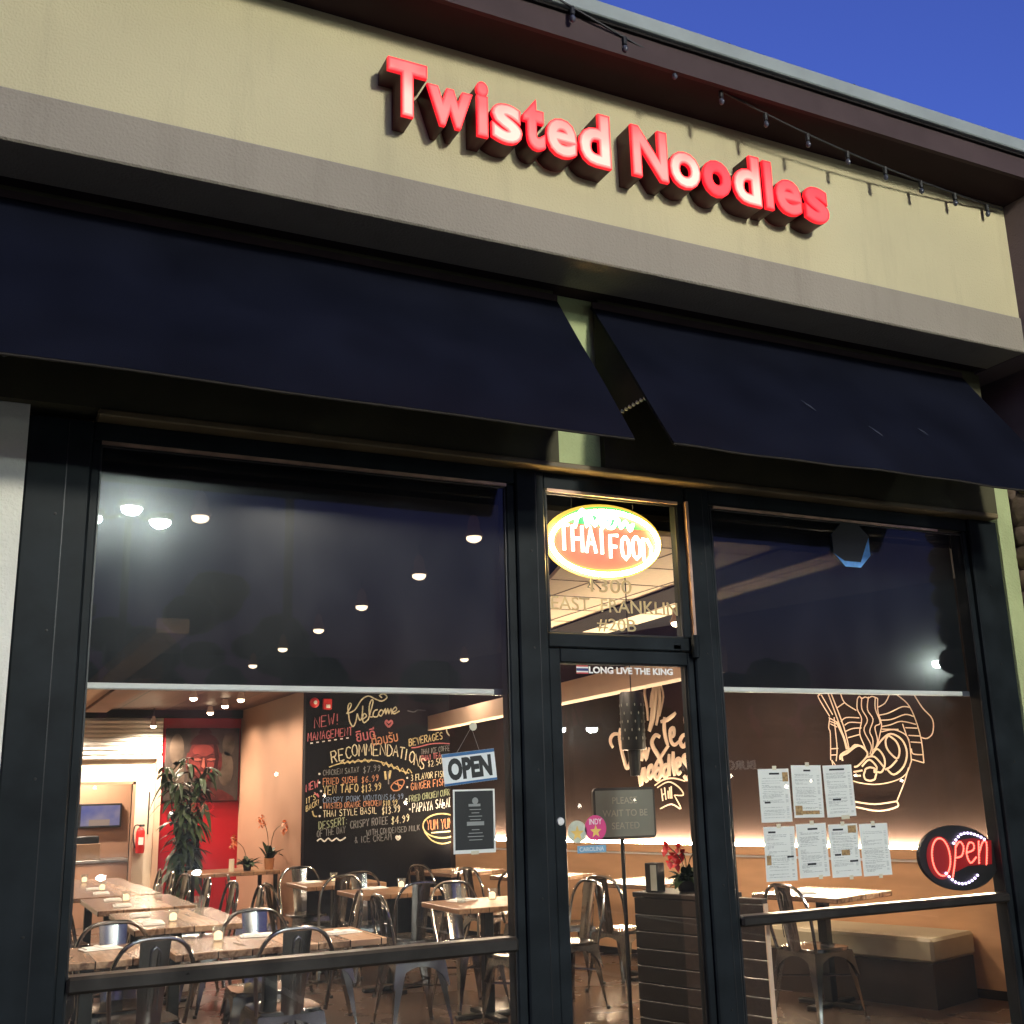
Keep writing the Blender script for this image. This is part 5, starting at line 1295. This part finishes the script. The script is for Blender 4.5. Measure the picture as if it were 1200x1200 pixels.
set_text(text_mesh('CAROLINA', 1, .0004, .004), 'lettering', M['whitevinyl'], s3, (.012, -.001, .008), (1, 0, 0), (0, 0, 1), .14, .02)
# octagonal decal in the right window
oc = empty('octagon_sticker', (4.775, -.004, 2.895), 0, 'dark octagonal security sticker with a blue lower edge at the window top', 'sticker')
def octa(r, dx=0, dz=0, sx=1, sz=1): return [(dx + r * sx * math.cos(R(22.5 + 45 * i)), dz + r * sz * math.sin(R(22.5 + 45 * i))) for i in range(8)]
MB().prism(octa(.158, sz=.93), 'y', -.002, .0).build('blue_plate', M['decalblue'], oc)
MB().prism([(-.148, -.056), (-.148, .056), (-.062, .136), (.062, .136), (.146, .062), (.112, .0), (.06, -.102), (-.064, -.102)], 'y', -.006, -.0025).build('black_plate', M['decalblack'], oc)

# ================================================================== hanging OPEN sign, hook and hours poster
O = (2.24, .035, 1.62)
os_ = empty('open_sign', O, R(0), 'white hanging sign with bold black OPEN between blue bands', 'sign')
XT = Vector((.9945, 0, .10)); ZT = Vector((-.10, 0, .9945))
TM = Matrix(((XT.x, 0, ZT.x, 0), (0, 1, 0, 0), (XT.z, 0, ZT.z, 0), (0, 0, 0, 1)))
MB().box(-.139, .139, -.001, .001, -.075, .075, mat=TM).build('board', M['signwhite'], os_)
for z0, z1 in ((.059, .0745), (-.0745, -.064)): MB().box(-.1385, .1385, -.0017, -.0013, z0, z1, mat=TM).build('blue_band', M['signblue'], os_)
p = XT * -.115 + ZT * -.053
set_text(text_mesh('OPEN', 1, .0004, .055), 'lettering', M['inkblack'], os_, (p.x, -.0018, p.z), XT, ZT, .232, .104)
for x in (-.06, .06):
    q = XT * x + ZT * .074
    MB().tube([(q.x, 0, q.z), (.012, 0, .19)], .0009, 4).build('string', M['ink'], os_)
hk = empty('suction_hook', (2.252, .012, 1.812), 0, 'round cream suction hook that holds the OPEN sign', 'hook')
c_ = MB().lathe([(.0, 0), (.020, 0), (.017, .006), (.009, .012), (.008, .022), (.0, .022)], (0, 0, 0), 16); c_.v = [(p[0], p[2], p[1]) for p in c_.v]
c_.build('suction_cup', M['tape'], hk, True)
MB().tube([(0, .02, -.002), (0, .026, -.01), (0, .022, -.016)], .002, 5).build('hook_tip', M['iron'], hk)
ps_ = empty('hours_poster', (2.258, .030, 1.37), 0, 'black opening hours poster with a white border under the OPEN sign', 'poster')
MB().box(-.110, .110, -.0006, .0006, -.149, .146).build('sheet', M['paper'], ps_)
MB().box(-.101, .100, -.0014, -.001, -.132, .138).build('black_print', M['inkblack'], ps_)
pt = MB()
pt.prism(disc(.016, 14), 'y', -.0024, -.0018)
pt.v = [(x + .005, y, z + .092) for x, y, z in pt.v]
pt.box(-.03, .032, -.0024, -.0018, .066, .078)
pt.box(-.04, .05, -.0024, -.0018, -.022, -.004)
for i, w in enumerate((.03, .02, .035, .028, .0, .0, .02, .036, .042, .034)):
    if w: pt.box(.005 - w, .005 + w, -.0024, -.0018, .05 - i * .0155, .0535 - i * .0155)
pt.build('print_line', M['ink'], ps_)
MB().box(-.02, .02, -.002, -.0012, -.154, -.138).build('tape', M['tape'], ps_)

# ================================================================== menu sheets taped inside the right window
rnd = random.Random(11)
PAP = [((3.962, 1.30), 'top left menu sheet with a food photo in its upper right corner', 'a'), ((4.190, 1.318), 'middle sheet of the top row of three menus', 'b'), ((4.424, 1.312), 'right sheet of the top menu row, a blank tape square under it', 'c'),
       ((3.964, .994), 'bottom left menu sheet, under the one with a corner photo', 'd'), ((4.193, 1.000), 'second menu sheet of the bottom row', 'e'), ((4.421, .990), 'third menu sheet of the bottom row, with a bowl photo', 'f'), ((4.648, .985), 'rightmost menu sheet of the bottom row, in plain type', 'g')]
for (x, z), lab, c in PAP:
    mn = empty('menu_sheet', (x, .026, z), 0, lab, 'menu', 'menu sheets taped inside the right window'); mn.rotation_euler = (R(rnd.uniform(-.6, .6)), R(rnd.uniform(-1, 1)), 0)
    w, hgt = .212, .284
    MB().box(0, w, -.0005, .0005, 0, hgt).build('sheet', M['paper'], mn)
    ln_ = MB(); hd = MB()
    z2 = hgt - .045
    while z2 > .02:
        if rnd.random() < .8:
            x2 = .02 + rnd.choice((0, 0, .008))
            while x2 < .15 and rnd.random() < .93:
                ww_ = rnd.uniform(.008, .03); ln_.box(x2, x2 + ww_, -.0011, -.0008, z2, z2 + rnd.choice((.0016, .0022))); x2 += ww_ + .004
            if rnd.random() < .8: ln_.box(.178, .195, -.0011, -.0008, z2, z2 + .002)
        z2 -= rnd.choice((.0058, .0058, .009))
    ln_.build('print_line', M['ink'], mn)
    for hx, hz, hw in {'a': [(.075, .253, .07), (.03, .1, .04)], 'b': [(.085, .25, .05)], 'c': [(.045, .255, .11), (.05, .09, .06)], 'd': [(.03, .25, .05), (.15, .12, .045)], 'e': [(.08, .25, .07), (.06, .065, .06)], 'f': [(.03, .25, .075), (.03, .115, .045), (.135, .078, .06)], 'g': [(.09, .262, .03)]}[c]:
        MB().box(hx, hx + hw, -.0013, -.0009, hz, hz + .010).build('heading', M['inkblack'], mn)
    for px, pz, pw, ph in {'a': [(.165, .215, .04, .05)], 'b': [(.01, .015, .05, .05), (.06, .018, .12, .02)], 'f': [(.14, .235, .06, .04), (.08, .115, .06, .03)], 'd': [(.01, .085, .03, .05)]}.get(c, []):
        MB().box(px, px + pw, -.0012, -.0009, pz, pz + ph).build('food_photo', M['photoink'], mn)
    for tx, tz in {'a': [(.10, .278)], 'b': [(.10, .278)], 'c': [(.10, -.014)], 'd': [(.09, .276)], 'e': [(.10, .278), (.13, -.012)], 'f': [(.09, .276), (.12, -.014)], 'g': [(.09, .276), (.11, -.014)]}[c]:
        tw_ = .06 if c == 'c' else .028
        MB().box(tx, tx + tw_, -.0016, -.0012, tz, tz + .022).build('tape', M['tape'], mn)

# ================================================================== LED Open sign
lo = empty('led_open_sign', (5.425, .050, 1.048), 0, 'black oval LED sign with red dotted Open and violet arcs', 'sign')
LX = lambda x, z: (x - 5.475, z - 1.048)
MB().prism(ell(.345, .190, tilt=-4), 'y', .0, .022).build('board', M['black'], lo)
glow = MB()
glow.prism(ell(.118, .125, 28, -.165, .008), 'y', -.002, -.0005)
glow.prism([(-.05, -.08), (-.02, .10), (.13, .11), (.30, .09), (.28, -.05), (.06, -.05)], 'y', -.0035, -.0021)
glow.build('led_glow_patch', M['ledredglow'], lo)  # red glow around the LEDs put in as faintly emitting patches
red = [[LX(5.31 + .078 * math.cos(a), 1.060 + .108 * math.sin(a)) for a in [2 * math.pi * i / 20 for i in range(21)]],
       [LX(5.452, 1.140), LX(5.425, 1.03), LX(5.385, .93)], [LX(5.445, 1.11), LX(5.485, 1.142), LX(5.515, 1.11), LX(5.49, 1.06), LX(5.435, 1.05)],
       [LX(5.535, 1.075), LX(5.60, 1.09), LX(5.605, 1.125), LX(5.565, 1.13), LX(5.535, 1.07), LX(5.56, 1.015), LX(5.615, 1.045)],
       [LX(5.655, 1.135), LX(5.635, 1.005)], [LX(5.642, 1.06), LX(5.69, 1.13), LX(5.725, 1.12), LX(5.70, .995)]]
lr_ = MB()
def beads(mb, ps, step, r, y=-.008):
    pts = smooth_path(ps, 6); acc = 0
    for a, b2 in zip(pts, pts[1:]):
        L = (b2 - a).length; t = 0
        while acc <= L:
            q = a.lerp(b2, acc / L) if L > 0 else a
            mb.ball((q.x, y, q.y), r, 6, 4); acc += step
        acc -= L
for s in red:
    beads(lr_, s, .0155, .0058)
    lr_.tube([(q.x, -.005, q.y) for q in smooth_path(s, 4)], .0028, 5)
lr_.build('led_lettering', M['ledred'], lo)
lw = MB()
for s in ([LX(5.43, 1.135), LX(5.50, 1.182), LX(5.58, 1.188), LX(5.67, 1.165), LX(5.73, 1.135)], [LX(5.335, .965), LX(5.40, .915), LX(5.48, .898), LX(5.56, .915), LX(5.63, .955)]):
    beads(lw, s, .030, .0078)
lw.build('led_arc', M['ledwhite'], lo)
lo.scale = (.93, 1, .98)

# ================================================================== by the entrance: host stand, wait sign, lantern, plants
hs = empty('host_stand', (3.72, .98, 0), math.atan2(.1 - .98, 4.0 - 3.72), 'dark planked host stand just inside the door, a pale edge at its near end', 'host stand')
def planks(x0, x1, y0, y1, z0, z1):
    m = MB(); n = int((z1 - z0) / .09)
    for i in range(n):
        a = z0 + (z1 - z0) * i / n; m.box(x0, x1, y0, y1, a + .002, a + (z1 - z0) / n - .002, bev=.003)
    return m
planks(.0, .91, .0, .03, .02, .87).build('front_panel', M['stand'], hs)
MB().box(.912, .919, -.003, .033, .0, .875).build('lit_edge', M['beam'], hs)  # pale strip stands in for light catching the stand's front edge
MB().box(.0, .55, .031, .30, .02, .868).build('cabinet', M['stand'], hs)
MB().box(-.01, .56, -.005, .31, .871, .90, bev=.004).build('top', M['stand'], hs)
MB().box(.56, .911, -.005, .045, .871, .90, bev=.004).build('top_rail', M['stand'], hs)
wt = empty('wait_sign', (3.74, 1.08, 0), R(-4), 'slate coloured sign on a black post asking guests to wait to be seated', 'sign')
MB().tube([(-.02, .0, .03), (-.02, .0, 1.28)], .013, 8).build('post', M['iron'], wt)
MB().lathe([(.16, 0), (.16, .012), (.03, .03), (.0, .03)], (-.02, 0, 0), 20).build('base', M['iron'], wt)
fr_ = MB(); n = 24; pl_ = []
for cx, cz, a0 in ((.185, .125, 0), (-.185, .125, 90), (-.185, -.125, 180), (.185, -.125, 270)):
    for i in range(6): pl_.append((cx + .028 * math.cos(R(a0 + 18 * i)), 1.354 + cz + .028 * math.sin(R(a0 + 18 * i))))
MB().prism(pl_, 'y', -.016, .008).build('frame', M['black'], wt)
MB().box(-.199, .199, -.0185, -.0165, 1.354 - .137, 1.354 + .137).build('face', M['waitboard'], wt)
for t, z, w in (('PLEASE', 1.41, .17), ('WAIT TO BE', 1.335, .31), ('SEATED', 1.26, .19)):
    set_text(text_mesh(t, 1, .0005, .0), 'lettering', M['waittext'], wt, (-w / 2, -.019, z), (1, 0, 0), (0, 0, 1), w, .04)
la_ = empty('hanging_lantern', (3.85, 1.10, 1.735), 0, 'black perforated cylinder lantern hanging above the wait sign', 'lantern')
MB().lathe([(.0, 0), (.072, 0), (.076, .012), (.076, .335), (.07, .36), (.0, .365)], (0, 0, 0), 22).build('shell', M['black'], la_, True)
pf = MB()
for j in range(5):
    for i in range(10):
        a = 2 * math.pi * (i + .5 * (j % 2)) / 10; x, y = .0765 * math.cos(a), .0765 * math.sin(a)
        pf.ball((x, y, .07 + j * .052), 1, 6, 4, (.0045, .0045, .010))
pf.build('perforation', M['waittext'], la_)
MB().tube([(0, 0, .365), (0, 0, 1.16)], .004, 5).build('cord', M['wire'], la_)
MB().lathe([(.0, -.16), (.030, -.16), (.042, .002), (.0, .002)], (0, 0, 0), 12).build('finial', M['black'], la_)

def leaf(mb, base, d, L, w, droop=.5, seg=5):
    d = Vector(d).normalized(); side = d.cross(Vector((0, 0, 1)))
    side = side.normalized() if side.length > .05 else Vector((1, 0, 0))
    b = Vector(base); vs = []; fs = []
    for i in range(seg + 1):
        t = i / seg; p = b + d * (L * t) - Vector((0, 0, 1)) * (droop * L * t * t); ww = w * math.sin(math.pi * min(.97, .08 + .9 * t)) ** .8
        up = Vector((0, 0, ww * .25))
        vs += [p - side * ww + up, p, p + side * ww + up]
    for i in range(seg):
        for k in (0, 1): q = i * 3 + k; fs.append((q, q + 1, q + 4, q + 3))
    mb.add(vs, fs)
def flower(mb, c, r, rnd):
    for i in range(5):
        a = 2 * math.pi * i / 5 + rnd.random()
        leaf(mb, c, (math.cos(a), -.5 + rnd.uniform(-.3, .3), math.sin(a)), r, r * .45, .2, 3)
def potted(name, loc, label, pot_r, pot_h, potmat, nleaf, L, w, seed, flowers=0, petal=None, stem_h=.3, spread=.8, cat='plant', leafmat=None):
    rnd = random.Random(seed); p = empty(name, loc, 0, label, cat)
    MB().lathe([(.0, 0), (pot_r * .75, 0), (pot_r, pot_h), (pot_r * .9, pot_h), (pot_r * .85, pot_h * .9), (.0, pot_h * .88)], (0, 0, 0), 16).build('pot', potmat, p, True)
    fo = MB()
    for i in range(nleaf):
        a = rnd.uniform(0, 6.28); e = rnd.uniform(.2, 1.4)
        leaf(fo, (rnd.uniform(-.4, .4) * pot_r, rnd.uniform(-.4, .4) * pot_r, pot_h * .88), (math.cos(a) * spread, math.sin(a) * spread, e), L * rnd.uniform(.6, 1.15), w * rnd.uniform(.7, 1.2), rnd.uniform(.2, .7))
    fo.build('foliage', M['leaf'], p, True)
    for k in range(flowers):
        sx = rnd.uniform(-.1, .1); top = Vector((sx * 1.8, rnd.uniform(-.06, .06), pot_h + stem_h * rnd.uniform(.8, 1.1)))
        MB().tube(smooth_path([(0, 0, pot_h * .8), (sx * .5, 0, pot_h + stem_h * .6), tuple(top)], 4), .0035, 5).build('flower_stem', M['stem'], p)
        fm = MB()
        for q in range(4): flower(fm, top + Vector((rnd.uniform(-.04, .04), rnd.uniform(-.03, .03), -.03 * q)), .042, rnd)
        fm.build('blossom', petal, p)
    return p
potted('potted_plant', (3.985, .80, .90), 'bushy dark plant with red flowers on the host stand', .07, .06, M['stand'], 90, .15, .022, 5, 3, M['petal_red'], .20)
potted('potted_plant', (4.06, .62, .90), 'small dark grassy plant on the host stand, nearer the door frame', .05, .05, M['stand'], 50, .13, .012, 6)
bx = empty('menu_holder', (3.815, .885, .90), R(-70), 'black upright box beside the plant on the host stand', 'box')
MB().box(-.045, .045, -.04, .04, 0, .165, bev=.004).build('body', M['black'], bx)
MB().box(.0, .043, -.044, -.0405, .01, .155).build('silver_label', M['waittext'], bx)

potted('orchid', (3.22, 7.72, .74), 'orange orchid in a clay pot by the tan wall', .06, .12, M['terracotta'], 14, .26, .03, 8, 2, M['petal_orange'], .46, .4)
potted('orchid', (2.98, 7.72, .74), 'dark leafy plant beside the orange orchid', .05, .06, M['black'], 30, .2, .03, 9, 1, M['petal_orange'], .3)
cl = MB().lathe([(.0, 0), (.03, 0), (.03, .13), (.0, .13)], (2.80, 7.68, .741), 14).build('pillar_candle', M['tape']); tag(cl, 'pale pillar candle on the reddish low table', 'candle')

# tall leafy plant before the red wall
tp = empty('tall_plant', (2.45, 8.6, 0), 0, 'tall dark leafy plant standing before the red wall and painting', 'plant')
MB().lathe([(.0, 0), (.17, 0), (.22, .36), (.2, .36), (.0, .33)], (0, 0, 0), 18).build('pot', M['black'], tp, True)
rnd = random.Random(21); fo = MB(); stm = MB()
for k in range(7):
    bx_, by_ = rnd.uniform(-.1, .1), rnd.uniform(-.1, .1); tx, ty, tz = rnd.uniform(-.34, .30), rnd.uniform(-.25, .2), rnd.uniform(1.2, 2.0)
    path = smooth_path([(bx_, by_, .3), (bx_ + tx * .3, by_ + ty * .3, tz * .55), (bx_ + tx, by_ + ty, tz)], 8); stm.tube(path, .009, 5)
    for q in path[5:]:
        for r_ in range(5):
            a = rnd.uniform(0, 6.28); leaf(fo, q, (math.cos(a), math.sin(a), rnd.uniform(-.3, .5)), rnd.uniform(.11, .25), rnd.uniform(.018, .040), rnd.uniform(.3, 1.2))
for q in range(26):
    a = rnd.uniform(0, 6.28); leaf(fo, (0, 0, .45 + rnd.uniform(0, .35)), (math.cos(a), math.sin(a), rnd.uniform(0, .6)), rnd.uniform(.22, .40), .045, .8)
stm.build('stem', M['stem'], tp); fo.build('foliage', M['leaf'], tp, True)

# ================================================================== the painting: a calm red face on a dark ground
pa = empty('painting', (2.90, 10.055, 1.94), 0, 'large dark painting of a calm red face on the red wall', 'painting')
MB().box(-.47, .47, -.02, .03, -.46, .47, bev=.006).build('canvas', M['canvas'], pa)
y = -.022
def patch(pts, yy, mat, nm='painted_face'): MB().prism(pts, 'y', yy - .001, yy + .001).build(nm, mat, pa)
patch([(-.20, -.455), (-.16, -.34), (-.06, -.28), (.10, -.28), (.26, -.32), (.40, -.40), (.43, -.455)], y, M['painthair'], 'painted_shoulder')
patch([(-.07, -.30), (-.08, -.12), (.12, -.12), (.11, -.30)], y - .002, M['paintdark'], 'painted_neck')
patch(ell(.20, .30, 36, .02, .08), y - .004, M['painthair'])
patch([(p[0], p[1]) for p in ell(.208, .235, 48, .02, .17) if p[1] > .235], y - .006, M['paintdark'], 'painted_hair')
patch([p for p in ell(.085, .07, 24, .02, .40) if p[1] > .385], y - .0065, M['paintdark'], 'painted_hair')
patch(ell(.135, .075, 24, .0, .185), y - .006, M['paintred'], 'painted_brow_light')
patch(ell(.060, .085, 20, -.09, -.01), y - .006, M['paintred'], 'painted_cheek')
patch(ell(.050, .075, 20, .105, -.02), y - .0058, M['paintred'], 'painted_cheek')
patch(ell(.060, .035, 20, .015, -.175), y - .006, M['paintred'], 'painted_chin')
for sx in (-1, 1):
    patch(ell(.026, .12, 16, .02 + sx * .205, .04), y - .003, M['painthair'], 'painted_ear')
    patch([(.02 + sx * .035, .070), (.02 + sx * .08, .088), (.02 + sx * .145, .078), (.02 + sx * .14, .064), (.02 + sx * .09, .054), (.02 + sx * .04, .06)], y - .008, M['paintlight'], 'painted_eyelid')
    patch([(.02 + sx * .03, .05), (.02 + sx * .09, .038), (.02 + sx * .15, .058), (.02 + sx * .09, .048)], y - .010, M['paintdark'], 'painted_eye')
    patch([(.02 + sx * .03, .115), (.02 + sx * .09, .142), (.02 + sx * .165, .115), (.02 + sx * .09, .130)], y - .008, M['paintdark'], 'painted_brow')
patch([(.002, .09), (.022, .09), (.034, -.02), (.018, -.045), (-.012, -.02)], y - .008, M['paintlight'], 'painted_nose')
patch([(.022, .08), (.034, -.02), (.060, -.035), (.052, .02)], y - .009, M['paintdark'], 'painted_nose_shadow')
patch([(-.04, -.095), (-.01, -.083), (.02, -.088), (.05, -.083), (.08, -.095), (.05, -.114), (.02, -.119), (-.01, -.114)], y - .008, M['paintlight'], 'painted_mouth')
patch([(-.045, -.098), (.02, -.103), (.085, -.098), (.02, -.108)], y - .010, M['paintdark'], 'painted_mouth_line')
patch([(.13, .30), (.18, .24), (.21, .10), (.19, -.06), (.13, -.17), (.07, -.205), (.13, -.10), (.16, .05)], y - .007, M['paintdark'], 'painted_shadow')
for px, pz, w_, h_ in ((-.33, .20, .09, .2), (.33, .26, .08, .15), (.30, -.05, .1, .22), (-.32, -.15, .1, .2)):
    patch(ell(w_, h_, 20, px, pz), y + .0005, M['paintground'], 'painted_ground')

# ================================================================== bar area at the back
fe = empty('fire_extinguisher', (2.175, 10.03, .88), 0, 'red fire extinguisher hanging on the cream wall', 'fire extinguisher')
MB().lathe([(.0, 0), (.05, 0), (.055, .02), (.055, .25), (.035, .30), (.02, .31), (.0, .31)], (0, 0, 0), 16).build('cylinder', M['extred'], fe, True)
MB().box(-.02, .045, -.012, .012, .315, .345, bev=.004).build('valve_handle', M['black'], fe)
MB().tube(smooth_path([(0, 0, .33), (-.07, 0, .33), (-.085, 0, .2), (-.06, 0, .06)], 5), .008, 6).build('hose', M['black'], fe)
MB().box(-.03, .03, -.058, -.054, .10, .19).build('label_plate', M['paper'], fe)
tv = empty('television', (1.815, 11.2, 1.335), 0, 'wall television showing a blue picture behind the bar', 'television')
MB().box(-.27, .27, -.03, .04, -.155, .155, bev=.008).build('casing', M['black'], tv)
MB().box(-.245, .245, -.033, -.0305, -.13, .13).build('screen', M['tvscreen'], tv)
MB().box(-.14, .12, -.0345, -.0332, -.128, -.05).build('picture', em('television_presenter', (.5, .36, .30), .5), tv)
ctr = empty('bar_counter', (1.35, 10.75, 0), 0, 'steel topped bar counter in the opening', 'counter')
MB().box(-.6, .75, -.25, .25, 0, .76).build('body', M['tanwall'], ctr)
MB().box(-.62, .77, -.27, .27, .762, .80, bev=.005).build('counter_top', M['counter'], ctr)
for x, y, w, d, hh, lab in ((1.16, 10.72, .17, .15, .22, 'kraft box on the bar counter, left of the dark topped one'), (1.55, 10.72, .22, .18, .20, 'kraft box with a dark top on the bar counter')):
    b = empty('box', (x, y, .80), 0, lab, 'box', 'boxes on the bar counter')
    MB().box(-w, w, -d, d, 0, hh, bev=.006).build('carton', M['cardboard'], b)
    MB().box(-w * .9, w * .9, -d * .9, d * .9, hh + .001, hh + (.09 if 'top on' in lab else .03), bev=.006).build('lid', M['black'] if 'top on' in lab else M['paper'], b)
for i, x in enumerate((1.03, 1.12, 1.24)):
    b = empty('bottle', (x, 10.70, 1.055), 0, ['leftmost', 'middle', 'rightmost'][i] + ' of three pale bottles on the bar boxes', 'bottle', 'pale bottles on the bar boxes')
    MB().lathe([(.0, 0), (.035, 0), (.035, .11), (.014, .15), (.014, .19), (.0, .19)], (0, 0, 0), 12).build('body', M['paper'], b, True)
    MB().lathe([(.0, .191), (.016, .191), (.016, .21), (.0, .21)], (0, 0, 0), 10).build('cap', M['extred'], b)
potted('flower_vase', (1.12, 11.05, .80), 'red carnations in a pale vase in the bar opening', .04, .50, M['paper'], 10, .10, .012, 31, 2, M['petal_red'], .12, cat='vase')

# red alarm devices on the chalkboard
al = empty('fire_bell', (3.49, 6.985, 2.50), 0, 'round red fire bell high on the chalkboard', 'fire alarm')
q = MB().lathe([(.0, 0), (.055, 0), (.05, .02), (.02, .035), (.0, .036)], (0, 0, 0), 20); q.v = [(p[0], -p[2], p[1]) for p in q.v]; q.build('gong', M['extred'], al, True)
MB().prism(disc(.02, 14), 'y', -.042, -.0365).build('hub', M['white'], al)
al2 = empty('fire_strobe', (3.63, 6.985, 2.485), 0, 'square red fire strobe beside the bell on the chalkboard', 'fire alarm')
MB().box(-.05, .05, -.03, .005, -.06, .06, bev=.008).build('casing', M['extred'], al2)
MB().box(-.02, .03, -.042, -.0305, -.045, -.005, bev=.006).build('strobe_lens', M['white'], al2)
